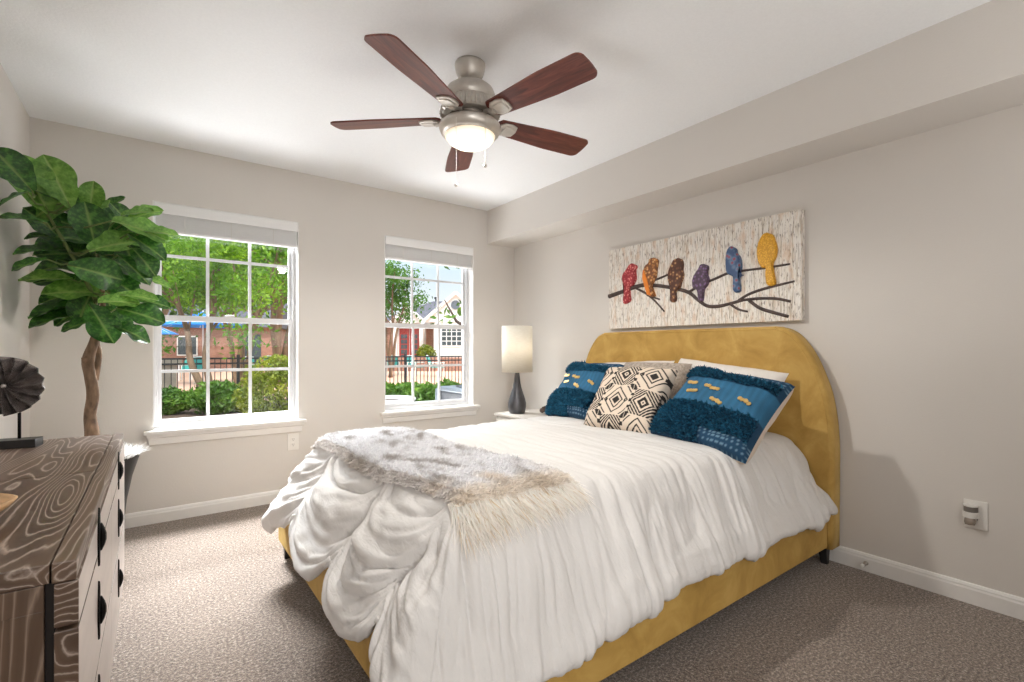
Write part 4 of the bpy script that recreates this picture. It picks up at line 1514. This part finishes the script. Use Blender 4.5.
# seen leaves: centre, direction of the tip, length, how much the blade faces the viewer, depth, kind (0-2 deep, 3-4 young)
LEAVES = [(30, 62, 125, 96, .85, -.30, 0), (72, 92, 112, 125, .7, -.26, 3), (122, 85, 112, 112, .95, -.22, 3), (195, 122, 85, 70, .85, -.05, 3), (192, 178, 100, 95, .95, -.18, 0), (112, 138, 215, 90, .7, -.2, 3),
          (98, 178, 130, 85, .75, -.12, 0), (75, 230, 183, 90, .3, .0, 1), (72, 290, 178, 85, .45, .02, 3), (150, 205, 168, 110, .55, -.12, 2), (142, 238, 178, 105, .6, -.02, 1), (108, 262, 190, 100, .5, .05, 2),
          (125, 296, 182, 80, .65, .0, 0), (212, 283, -12, 98, .97, -.22, 0), (160, 320, 176, 105, .6, -.08, 4), (218, 392, -62, 92, .95, -.2, 0), (303, 370, -12, 88, .75, -.05, 2), (285, 410, -22, 72, .6, .04, 1),
          (255, 342, 8, 70, .6, -.06, 3), (250, 218, 28, 100, .65, -.15, 4), (268, 165, 118, 75, .5, .0, 0), (305, 188, -8, 100, .6, -.06, 4), (318, 225, -28, 80, .6, .05, 2), (310, 258, -48, 75, .75, .03, 1),
          (335, 300, -12, 55, .5, .1, 3), (290, 275, -40, 80, .6, -.02, 0), (120, 352, 190, 115, .2, .05, 1), (125, 375, 190, 105, .2, -.02, 1), (165, 392, 196, 62, .5, -.05, 0), (22, 122, 212, 60, .3, -.3, 1),
          (48, 165, 172, 75, .35, -.22, 1), (238, 138, 62, 60, .5, .05, 2), (172, 268, 150, 85, .7, .05, 2), (262, 308, -28, 78, .7, .0, 1), (240, 172, 70, 75, .7, .08, 1), (300, 332, 2, 65, .55, .0, 4),
          (182, 232, 200, 80, .7, .02, 1), (135, 172, 160, 85, .6, .0, 2), (215, 232, 88, 85, .8, .06, 2), (230, 325, -80, 75, .7, .06, 2), (190, 345, 225, 70, .6, .06, 1), (292, 152, 30, 60, .5, .05, 3),
          (160, 155, 130, 80, .6, .08, 0), (120, 215, 200, 80, .5, .1, 1), (258, 262, -20, 85, .6, .1, 0), (200, 300, 250, 85, .8, .0, 2), (345, 195, 10, 60, .5, .0, 4), (275, 235, -60, 90, .7, .08, 1), (95, 110, 150, 75, .5, -.25, 1),
          (60, 262, 200, 62, .4, .05, 1), (150, 125, 100, 70, .6, .0, 1), (215, 205, 60, 80, .7, .1, 0), (150, 370, 210, 75, .5, .08, 0), (255, 385, -35, 85, .6, .1, 1), (330, 345, -5, 60, .6, .06, 2), (245, 290, -5, 90, .8, .02, 0),
          (180, 355, 250, 80, .8, .05, 1), (310, 155, 35, 65, .6, .06, 3), (225, 160, 80, 70, .8, .02, 4), (85, 200, 185, 70, .4, .0, 0), (205, 255, 130, 80, .8, .12, 0), (130, 330, 195, 80, .5, .1, 2), (265, 205, 75, 75, .7, .12, 0)]
random.seed(17)
anchors = [Vector(p) for p in tr_s[22:]] + [Vector(tuple(p)) for p in smooth_line([tuple(p) for p in st4], 4)] + [Vector(tuple(p)) for p in smooth_line([tuple(p) for p in st3], 4)[8:]]
for (lx, ly, ang, ln, face, dep, kd) in LEAVES:
    u, v = lx / 2.1333, 140 + ly / 2.1333
    d = D0 + dep - (0.12 if lx > 250 else 0) + random.uniform(-0.04, 0.04)
    while away(u, v, d).x < XL + 0.10 and d > 1.6:
        d -= 0.03
    c = away(u, v, d)
    size = ln / 2.1333 / F_PX * d * 1.0
    a = math.radians(ang)
    view = (EYE - c).normalized()
    rr = Uv.cross(view).normalized(); uu = view.cross(rr)
    tipd = (rr * math.cos(a) + uu * math.sin(a))
    tipd = (tipd + view * random.uniform(-0.15, 0.35)).normalized()
    nrm0 = view * face + Uv * math.sqrt(max(0.05, 1 - face ** 2)) * 0.9
    nrm = (nrm0 - tipd * nrm0.dot(tipd)).normalized()
    if nrm.z < 0 and face < 0.5: nrm = -nrm
    side = nrm.cross(tipd)
    m3 = Matrix((tipd, side, nrm)).transposed()
    base = c - tipd * size * 0.52 - f0
    while base.x + f0.x < XL + 0.03 or (base + tipd * size).x + f0.x < XL + 0.03:
        base.x += 0.02
    o = bpy.data.objects.new('leaf', leafs[kd])
    COL.objects.link(o); o.parent = fg
    o.location = base
    o.rotation_euler = m3.to_euler()
    o.scale = (size, size * random.uniform(0.95, 1.12), size)
    near = min(anchors, key=lambda q: (q - base).length + (0.25 if q.z > base.z + 0.05 else 0))
    bm = BM()
    mid = (near + base) / 2 + Vector((0, 0, -0.02))
    tube(bm, [near, mid, base, base + tipd * size * 0.12], [0.005, 0.004, 0.0035, 0.002], 6)
    obj('petiole', bm, M['stem'], o, True)
    pt = o.children[0]
    pt.matrix_parent_inverse = (Matrix.Translation(base) @ m3.to_4x4() @ Matrix.Diagonal((*o.scale, 1))).inverted()

# ------------------------------------------------------------------ outlets, air freshener, door stop


def outlet(label, loc, rotz, w=0.078, h=0.124, group='wall outlets'):
    t = thing('wall_outlet', label, 'outlet', loc, rotz, group)
    obj('cover_plate', box(BM(), (-w / 2, -0.006, -h / 2), (w / 2, 0, h / 2), 0.003), M['plate'], t)
    for s in (-1, 1):
        bm = BM()
        lathe(bm, [(0.0, 0.0), (0.017, 0.0), (0.017, 0.0025), (0.0, 0.0025)], 20)
        for v in bm.verts:
            v.co = Vector((v.co.x, -0.0055 - v.co.z, v.co.y * 0.85 + s * 0.0195))
        f = obj('receptacle', bm, M['plate'], t)
        bm = BM()
        for q in (-0.006, 0.006):
            box(bm, (q - 0.001, -0.0088, s * 0.0195 - 0.003), (q + 0.001, -0.0078, s * 0.0195 + 0.006))
        box(bm, (-0.002, -0.0088, s * 0.0195 - 0.011), (0.002, -0.0078, s * 0.0195 - 0.007))
        obj('slots', bm, M['slot'], f)
    return t


outlet('white double outlet plate low on the window wall under the sill', (0.826, YB, 0.428), 0)
outlet('white outlet plate on the right wall, holding the plug-in freshener', (XR, 0.485, 0.392), -PI / 2)
af = thing('plug_in_freshener', 'white plug-in air freshener with clear refill in the right wall outlet', 'air freshener', (XR - 0.009, 0.495, 0.392), -PI / 2)
bm = BM()
for r_, z0, z1 in ((0.026, 0.036, 0.042), (0.022, 0.012, 0.036), (0.027, -0.012, 0.012)):
    ol = [(r_ * math.cos(a), -r_ * 1.15 * math.sin(a)) for a in np.linspace(0, PI, 14)]
    prism(bm, [(float(x), float(y)) for x, y in ol], lambda s, t, d: (s - 0.004, t, d), z0, z1)
obj('housing', bm, M['plate'], af)
bm = BM()
ol = [(0.0235 * math.cos(a), -0.0265 * math.sin(a)) for a in np.linspace(0, PI, 14)]
prism(bm, [(float(x), float(y)) for x, y in ol], lambda s, t, d: (s - 0.004, t, d), 0.0125, 0.0355)
obj('vent_slot', bm, simple('grey_vent', lin(120, 114, 108), 0.6), af)
obj('oil_refill', lathe(BM(), [(0.0, -0.042), (0.017, -0.040), (0.019, -0.030), (0.018, -0.016), (0.010, -0.012)], 20, (-0.004, -0.019, 0)), simple('clear_refill', lin(150, 138, 126), 0.1), af, True)

ds = thing('door_stop', 'small steel spring door stop on the right baseboard beside the bed', 'door stop', (XR - 0.014, 0.885, 0.042))
obj('mount', lathe(BM(), [(0.0, 0.0), (0.011, 0.0), (0.009, 0.006), (0.0, 0.006)], 16), M['spring'], ds, True).rotation_euler = (0, -PI / 2, 0)
bm = BM()
tube(bm, [(-0.005 - 0.038 * k / 80, 0.0065 * math.cos(k * 0.7), 0.0065 * math.sin(k * 0.7) - 0.00004 * k) for k in range(81)], 0.0012, 6)
obj('spring', bm, M['spring'], ds, True)
obj('rubber_tip', lathe(BM(), [(0.0, 0.0), (0.008, 0.0), (0.008, 0.012), (0.005, 0.015), (0.0, 0.015)], 16, (0, 0, 0.042)), M['bead'], ds, True).rotation_euler = (0, -PI / 2, 0)

# ------------------------------------------------------------------ garden outside
GZ = -0.12
g = structure('ground', box(BM(), (-30, YB + WT, GZ - 0.3), (60, 70, GZ)), M['soil'])
g = structure('patio', box(BM(), (-12, 12.6, GZ - 0.1), (34, 33, GZ + 0.02)), M['paver'])
g = structure('lawn', box(BM(), (-12, 33, GZ - 0.1), (50, 52, GZ + 0.03)), M['lawn'])


def gp(u, d, z=GZ):
    p = EYE + (Fv + Rv * ((u - 512) / F_PX)) * d
    return Vector((p.x, p.y, z))


def leaf_cloud(name, pts, size, mat, parent, flat=0.5):
    V, Fc = [], []
    for p in pts:
        n = Vector((random.gauss(0, 1), random.gauss(0, 1), random.gauss(0, 1) + flat)).normalized()
        a = n.orthogonal().normalized()
        a = (a * math.cos(q := random.uniform(0, 6.3)) + n.cross(a) * math.sin(q))
        b = n.cross(a)
        s = size * random.uniform(0.6, 1.3)
        i = len(V)
        V += [p - a * s, p + b * s * 0.42 + n * s * 0.1, p + a * s, p - b * s * 0.42 + n * s * 0.1]
        Fc.append((i, i + 1, i + 2, i + 3))
    return obj(name, (V, Fc), mat, parent)


def tree(label, base, height, lean, spread, stems, crown_z, crown_r, nleaf, lsize, bark, leafm, seed, group='garden trees outside the windows', trunk_r=0.09):
    random.seed(seed)
    t = thing('garden_tree', label, 'tree', base, group=group)
    tips = []
    for k in range(stems):
        a = 2 * PI * k / max(1, stems) + random.uniform(-0.3, 0.3)
        pts = []
        for q in range(7):
            f = q / 6
            sp = spread * (f ** 1.3) if stems > 1 else 0.15 * f
            pts.append((lean[0] * f + sp * math.cos(a) + 0.06 * math.sin(q * 2 + k), lean[1] * f + sp * math.sin(a) + 0.06 * math.cos(q * 1.7 + k), height * f - 0.05))
        bm = BM()
        tube(bm, smooth_line(pts, 3), [float(x) for x in np.linspace(trunk_r, trunk_r * 0.3, 19)], 8)
        for b in range(4):
            o_ = Vector(pts[3 + b % 3]); dr_ = Vector((random.gauss(0, 1), random.gauss(0, 1), 1.1)).normalized()
            tube(bm, [o_, o_ + dr_ * crown_r * 0.4, o_ + dr_ * crown_r * 0.8 + Vector((0, 0, 0.2))], [trunk_r * 0.4, trunk_r * 0.28, trunk_r * 0.1], 6)
            tips.append(o_ + dr_ * crown_r * 0.8)
        obj('trunk', bm, M[bark], t, True)
        tips.append(Vector(pts[-1]))
    pts = []
    clumps = [Vector((lean[0] + random.gauss(0, crown_r * 0.55), lean[1] + random.gauss(0, crown_r * 0.5), crown_z + random.gauss(0, crown_r * 0.42))) for _ in range(26)] + tips
    for _ in range(nleaf):
        c = random.choice(clumps)
        pts.append(c + Vector((random.gauss(0, 1), random.gauss(0, 1), random.gauss(0, 0.8))) * crown_r * 0.19)
    pts = [p for p in pts if p.z > 0.4]
    leaf_cloud('foliage', pts, lsize, M[leafm], t)
    return t


def shrub(label, base, rx, ry, h, nleaf, lsize, leafm, seed, group='shrubs along the garden fence'):
    random.seed(seed)
    t = thing('garden_shrub', label, 'shrub', base, group=group)
    bm = BM()
    for k in range(6):
        a = k * 1.05
        tube(bm, [(0, 0, -0.02), (rx * 0.3 * math.cos(a), ry * 0.3 * math.sin(a), h * 0.45), (rx * 0.6 * math.cos(a), ry * 0.6 * math.sin(a), h * 0.8)], [0.02, 0.014, 0.006], 6)
    obj('stem', bm, M['tree_dark'], t, True)
    pts = []
    while len(pts) < nleaf:
        p = Vector((random.uniform(-1, 1), random.uniform(-1, 1), random.uniform(-1, 1)))
        r = p.length
        if r > 1 or r < 0.55: continue
        k = 1 + 0.18 * N(p.x * 3 + seed, p.y * 3, p.z * 3)
        pts.append(Vector((p.x * rx * k, p.y * ry * k, h * 0.5 + p.z * h * 0.5 * k)))
    leaf_cloud('foliage', pts, lsize, M[leafm], t)
    return t


# trees framed by the window behind the fig plant
tree('slender crape myrtle with a curved pale trunk just inside the garden fence', gp(207, 9.6), 3.2, (-0.3, 0.2), 0.5, 2, 3.0, 1.35, 8000, 0.06, 'tree_bark', 'leaf_a', 31, trunk_r=0.075)
tree('many-stemmed crape myrtle in the middle of the window view', gp(240, 13.5), 4.4, (0.1, 0.3), 1.2, 6, 3.9, 1.75, 9000, 0.075, 'tree_bark', 'leaf_a', 32, trunk_r=0.07)
tree('forked tall tree at the right of the window behind the hedge', gp(277, 17.5), 6.0, (0.5, 0.0), 1.3, 3, 5.2, 2.3, 9000, 0.105, 'tree_bark', 'leaf_b', 33, trunk_r=0.16)
tree('broad tree filling the left of the view behind the parasol', gp(150, 21), 6.5, (0.0, 0.0), 1.6, 3, 5.2, 3.0, 8000, 0.17, 'tree_bark', 'leaf_b', 34, trunk_r=0.16)
tree('distant round tree above the brick pool house', gp(215, 34), 8.5, (0, 0), 1.8, 3, 6.6, 3.7, 7000, 0.25, 'tree_bark', 'leaf_a', 35, trunk_r=0.2)
tree('distant dark tree behind the forked tree', gp(290, 36), 9, (0, 0), 1.8, 3, 6.2, 4.2, 7000, 0.27, 'tree_bark', 'leaf_b', 36, trunk_r=0.2)
tree('distant tree at the far left beyond the parasol', gp(165, 37), 8.5, (0, 0), 1.8, 3, 6.0, 4.0, 6000, 0.27, 'tree_bark', 'leaf_b', 39, trunk_r=0.2)
# trees framed by the window by the lamp
tree('airy green tree in front of the white house', gp(390, 21), 4.6, (0.1, 0), 0.9, 3, 3.7, 1.25, 4200, 0.085, 'tree_bark', 'leaf_b', 37, trunk_r=0.08)
tree('dark trunked tree close to the window edge by the lamp', gp(467.5, 7.4), 3.2, (0.0, 0.1), 0.3, 1, 3.0, 0.55, 500, 0.07, 'tree_dark', 'leaf_c', 38, trunk_r=0.09)

# hedge and shrubs
shrub('clipped golden green hedge under the right half of the window', gp(283, 7.6), 0.66, 0.5, 1.13, 7000, 0.036, 'leaf_gold', 41)
shrub('low leafy shrub before the fence, centre of the window view', gp(218, 9.3), 0.52, 0.35, 0.62, 2600, 0.05, 'leaf_c', 42)
shrub('low dark shrub before the fence at the left edge of the window', gp(168, 9.2), 0.45, 0.35, 0.50, 2200, 0.05, 'leaf_c', 43)
shrub('yellow green shrub between the centre shrub and the golden hedge', gp(243, 9.6), 0.30, 0.3, 0.48, 1800, 0.05, 'leaf_gold', 44)  # glow of backlit grass put into the golden leaf colour
for k, (u, d, lab) in enumerate(((388, 8.2, 'leafy shrub at the left edge of the lamp-side window'), (405, 8.4, 'leafy shrub before the fence below the red doors'), (424, 8.0, 'leafy shrub beside the air conditioner'), (449, 9.0, 'leafy shrub rising behind the air conditioner'))):
    shrub(lab, gp(u, d), 0.42, 0.4, 0.66, 2300, 0.055, 'leaf_c', 50 + k)
shrub('round bright bush beside the red doors of the house', gp(426, 30), 0.65, 0.6, 1.55, 1500, 0.1, 'leaf_gold', 60)

# fence
FYY = 12.3
fe = thing('pool_fence', 'black iron picket fence around the pool', 'fence', (4.0, FYY, GZ))
x0, x1 = -6.5, 7.5
for z in (0.14, 0.93, 1.04):
    obj('rail', box(BM(), (x0, -0.015, z - 0.018), (x1, 0.015, z + 0.018)), M['iron'], fe)
k = 0
xx = x0
while xx <= x1 + 0.01:
    obj('post', box(BM(), (xx - 0.03, -0.03, 0), (xx + 0.03, 0.03, 1.12), 0.004), M['iron'], fe)
    if xx + 2.0 <= x1 + 0.01:
        bm = BM()
        for q in range(1, 18):
            xq = xx + q * 2.0 / 18
            box(bm, (xq - 0.008, -0.008, 0.06), (xq + 0.008, 0.008, 1.04))
        obj('picket_panel', bm, M['iron'], fe)
    xx += 2.0

# stone pillar by the pool
p = gp(167, 10.6)
pl = thing('stone_pillar', 'square tan stone pillar with wide cap by the fence, left in the window', 'pillar', p)
obj('shaft', box(BM(), (-0.17, -0.17, 0), (0.17, 0.17, 0.92), 0.01), M['stone'], pl)
obj('cap', box(BM(), (-0.26, -0.26, 0.92), (0.26, 0.26, 1.03), 0.015), M['stone'], pl)

# parasols
for (u, d, z0, r, lab) in ((203, 17, 1.92, 1.45, 'open blue parasol in the middle of the pool terrace'), (148, 19, 1.72, 1.0, 'smaller blue parasol at the far left of the pool terrace')):
    t = thing('parasol', lab, 'parasol', gp(u, d, GZ + 0.02), group='blue parasols by the pool')
    z0 -= GZ
    bm = BM()
    n_ = 8
    ap = bm.verts.new((0, 0, z0 + 0.52))
    r1_ = [bm.verts.new((r * 0.55 * math.cos(a), r * 0.55 * math.sin(a), z0 + 0.20)) for a in np.linspace(0, 2 * PI, n_ * 2, endpoint=False)]
    r2_ = [bm.verts.new((r * (1 if k % 2 == 0 else 0.95) * math.cos(2 * PI * k / 16), r * (1 if k % 2 == 0 else 0.95) * math.sin(2 * PI * k / 16), z0)) for k in range(16)]
    for k in range(16):
        j = (k + 1) % 16
        bm.faces.new((ap, r1_[k], r1_[j])); bm.faces.new((r1_[k], r2_[k], r2_[j], r1_[j]))
    cn = obj('canopy', bm, M['blue_canvas'], t)
    md = cn.modifiers.new('thickness', 'SOLIDIFY'); md.thickness = 0.01
    obj('pole', lathe(BM(), [(0.022, 0.0), (0.022, z0 + 0.55), (0.0, z0 + 0.57)], 12), M['white_frame'], t, True)
    obj('base', lathe(BM(), [(0.0, 0.0), (0.28, 0.0), (0.28, 0.06), (0.06, 0.10), (0.0, 0.10)], 24), M['stone'], t)
    for k in range(8):
        a = 2 * PI * k / 8
        bm = BM(); bar(bm, (0.02, 0, z0 + 0.47), (r * 0.99, 0, z0 - 0.005), 0.015, 0.015)
        ri = obj('rib', bm, M['white_frame'], t); ri.rotation_euler = (0, 0, a)


def pool_chair(label, loc, rz):
    t = thing('pool_chair', label, 'chair', loc, rz, 'teal pool chairs')
    bm = BM(); bar(bm, (-0.28, 0, 0.40), (0.28, 0, 0.42), 0.52, 0.02)
    obj('seat', bm, M['teal_frame'], t)
    bm = BM(); bar(bm, (0.26, 0, 0.42), (0.46, 0, 0.92), 0.52, 0.02, up=(1, 0, 0))
    obj('backrest', bm, M['teal_frame'], t)
    bm = BM()
    for s in (-1, 1):
        tube(bm, [(-0.28, s * 0.28, 0.62), (0.33, s * 0.28, 0.62)], 0.02, 6)
    tube(bm, [(0.45, -0.28, 0.90), (0.46, 0.0, 0.95), (0.45, 0.28, 0.90)], 0.02, 6)
    obj('arm_frame', bm, M['white_frame'], t)
    for sx in (-0.25, 0.27):
        for s in (-1, 1):
            obj('leg', tube(BM(), [(sx, s * 0.28, 0), (sx, s * 0.28, 0.62)], 0.018, 6), M['white_frame'], t)


for (u, d, rz, lab) in ((258, 20, 2.3, 'teal pool chair seen left of the forked trunk'), (276, 21, 2.1, 'teal pool chair directly before the forked trunk'), (291, 20.5, 1.9, 'teal pool chair at the right edge of the window view'),
                        (180, 19, 0.6, 'teal pool chair under the blue parasol'), (199, 18.2, 1.5, 'teal pool chair beside the curved pale trunk'),
                        (393, 23, 1.2, 'teal pool chair left in the lamp-side window, below the airy tree'), (416, 22.5, 1.9, 'teal pool chair below the red doors'), (437, 22, 2.4, 'teal pool chair below the white gridded house window')):
    pool_chair(lab, gp(u, d, GZ + 0.02), rz)

# brick pool house at the left
p = gp(222, 27)
ph = thing('pool_house', 'red brick pool house with dark doorway behind the trees', 'building', p, -YAW + 0.25)
obj('wall', box(BM(), (-3.2, 0, 0), (2.6, 4, 2.55)), M['brick'], ph)
obj('roof', (lambda bm: (prism(bm, [(-0.4, 2.5), (2.0, 4.1), (4.4, 2.5)], lambda s, t, d: (d, s, t), -3.6, 3.0), bm)[1])(BM()), M['roof'], ph)
obj('door', box(BM(), (1.05, -0.04, 0.0), (2.0, 0.02, 2.1)), M['dark_glass'], ph)
w_ = obj('window', box(BM(), (-2.2, -0.05, 0.9), (-1.2, 0.02, 2.0)), M['white_frame'], ph)
for a in (-2.14, -1.67):
    obj('pane', box(BM(), (a, -0.06, 0.97), (a + 0.41, 0.0, 1.93)), M['dark_glass'], w_)

# white house beyond the lamp-side window
HD = 33.0
hs = thing('house', 'white gabled house with grey shingle roof, brick walls and red french doors', 'building', gp(425, HD, GZ), -YAW)
S_ = HD / F_PX
X_ = lambda u: (u - 425) * S_
Z_ = lambda v: CAM_H + (V0 - v) * S_ - GZ
obj('wall', box(BM(), (X_(376), 0.8, 0), (X_(500), 8, Z_(321))), M['brick'], hs)
bm = BM()
prism(bm, [(X_(366), Z_(321.5)), (X_(376), Z_(320)), (X_(426), Z_(297)), (X_(480), Z_(297)), (X_(505), Z_(321.5))], lambda s, t, d: (s, d + (t - Z_(321)) * 1.6, t), 0.3, 0.6)
obj('roof', bm, M['roof'], hs)
for (pts, y0, y1) in (([(X_(394), Z_(323)), (X_(409), Z_(308.0)), (X_(424), Z_(323))], -0.35, 2.6), ([(X_(428), Z_(323)), (X_(458), Z_(295.5)), (X_(488), Z_(323))], -1.2, 3.4)):
    gb = obj('gable', prism(BM(), pts, lambda s, t, d: (s, d, t), y0, y1), M['white_wall'], hs)
    bm = BM()
    for a, b in ((pts[0], pts[1]), (pts[2], pts[1])):
        ex = 0.25 if a is pts[0] else -0.25
        bar(bm, (a[0] - ex, y0 - 0.05, a[1] - 0.10), (b[0], y0 - 0.05, b[1] + 0.06), 0.22, 0.20)
    obj('gable_trim', bm, M['white_wall'], gb)
bm = BM()
lathe(bm, [(0.0, 0.0), (0.30, 0.0), (0.30, 0.06), (0.22, 0.06), (0.22, 0.03), (0.0, 0.03)], 24)
for v in bm.verts: v.co = Vector((v.co.x + X_(457.5), -1.2 - v.co.z, v.co.y + Z_(306.5)))
obj('round_vent', bm, M['ac_grey'], hs)
obj('vent_pipe', lathe(BM(), [(0.09, 0), (0.09, 0.35), (0.16, 0.36), (0.16, 0.48), (0.0, 0.5)], 14, (X_(429.5), 3.0, Z_(299.5))), M['iron'], hs)
obj('wall_wing', box(BM(), (X_(436.5), -1.15, 0), (X_(488), 0.85, Z_(322.5))), M['white_wall'], hs)
obj('porch_wall', box(BM(), (X_(394), 0.2, 0), (X_(424), 0.82, Z_(322))), M['white_wall'], hs)
bm = BM()
for u in (396, 422): box(bm, (X_(u) - 0.13, -0.3, 0), (X_(u) + 0.13, -0.05, Z_(322.5)))
obj('porch_column', bm, M['white_wall'], hs)
for ua, ub in ((399, 408.7), (409.6, 419)):
    dd = obj('door', box(BM(), (X_(ua), 0.10, 0.25), (X_(ub), 0.22, Z_(328.5)), 0.01), M['red_door'], hs)
    wd = X_(ub) - X_(ua)
    for i in range(2):
        for j in range(5):
            a = X_(ua) + wd * (0.17 + 0.34 * i); z0 = 0.6 + j * 0.35
            if z0 + 0.29 < Z_(329.5):
                obj('pane', box(BM(), (a, 0.085, z0), (a + wd * 0.30, 0.13, z0 + 0.28)), M['dark_glass'], dd)
wf = obj('window', box(BM(), (X_(443), -1.20, Z_(347)), (X_(464), -1.10, Z_(327))), M['white_frame'], hs)
for i in range(4):
    for j in range(4):
        a = X_(443.8) + i * (X_(463.2) - X_(443.8)) / 4; z0 = Z_(346.2) + j * (Z_(327.8) - Z_(346.2)) / 4
        obj('pane', box(BM(), (a + 0.05, -1.22, z0 + 0.05), (a + 0.32, -1.17, z0 + 0.30)), M['dark_glass'], wf)
# low brick wall before the house
lw = tag(obj('garden_wall', box(BM(), (-9, -0.15, 0), (7, 0.15, 0.80), 0.01), M['brick'], None, loc=gp(420, 27.5)), 'low red brick garden wall in front of the white house', 'wall')
lw.rotation_euler = (0, 0, -YAW)

# air conditioner close to the lamp-side window
p = gp(484, 5.3)
ac = thing('air_conditioner', 'grey outdoor air conditioner unit standing below the lamp-side window', 'air conditioner', p)
hw = 0.36
obj('case', box(BM(), (-hw, -hw, 0.0), (hw, hw, 0.78), 0.02), M['ac_dark'], ac)
bm = BM()
for sx in (-1, 1):
    for sy in (-1, 1):
        box(bm, (sx * hw - 0.035, sy * hw - 0.035, 0), (sx * hw + 0.035, sy * hw + 0.035, 0.80), 0.008)
obj('corner_post', bm, M['ac_grey'], ac)
obj('lid', box(BM(), (-hw - 0.02, -hw - 0.02, 0.78), (hw + 0.02, hw + 0.02, 0.825), 0.012), M['ac_grey'], ac)
bm = BM()
for r_ in (0.10, 0.17, 0.24, 0.30):
    tube(bm, [(r_ * math.cos(a), r_ * math.sin(a), 0.835) for a in np.linspace(0, 2 * PI, 33)], 0.005, 5)
obj('fan_guard', bm, M['iron'], ac)
obj('sticker', box(BM(), (-0.02, -hw - 0.012, 0.52), (0.16, -hw - 0.001, 0.70)), M['yellow_sticker'], ac)
obj('sticker', box(BM(), (-0.24, -hw - 0.012, 0.50), (-0.12, -hw - 0.001, 0.70)), M['ac_grey'], ac)

# white rimmed basin low outside the lamp-side window
bs = thing('round_planter', 'round white-rimmed planter of dark soil low outside, left in the lamp-side window', 'planter', gp(388, 5.6, GZ))
obj('pot', lathe(BM(), [(0.0, 0.0), (0.19, 0.0), (0.23, 0.20), (0.285, 0.62), (0.315, 0.645), (0.32, 0.665), (0.305, 0.675), (0.275, 0.66), (0.262, 0.62), (0.0, 0.61)], 40), M['white_frame'], bs, True)
obj('soil', lathe(BM(), [(0.262, 0.625), (0.15, 0.645), (0.0, 0.65)], 32), M['soil'], bs, True)
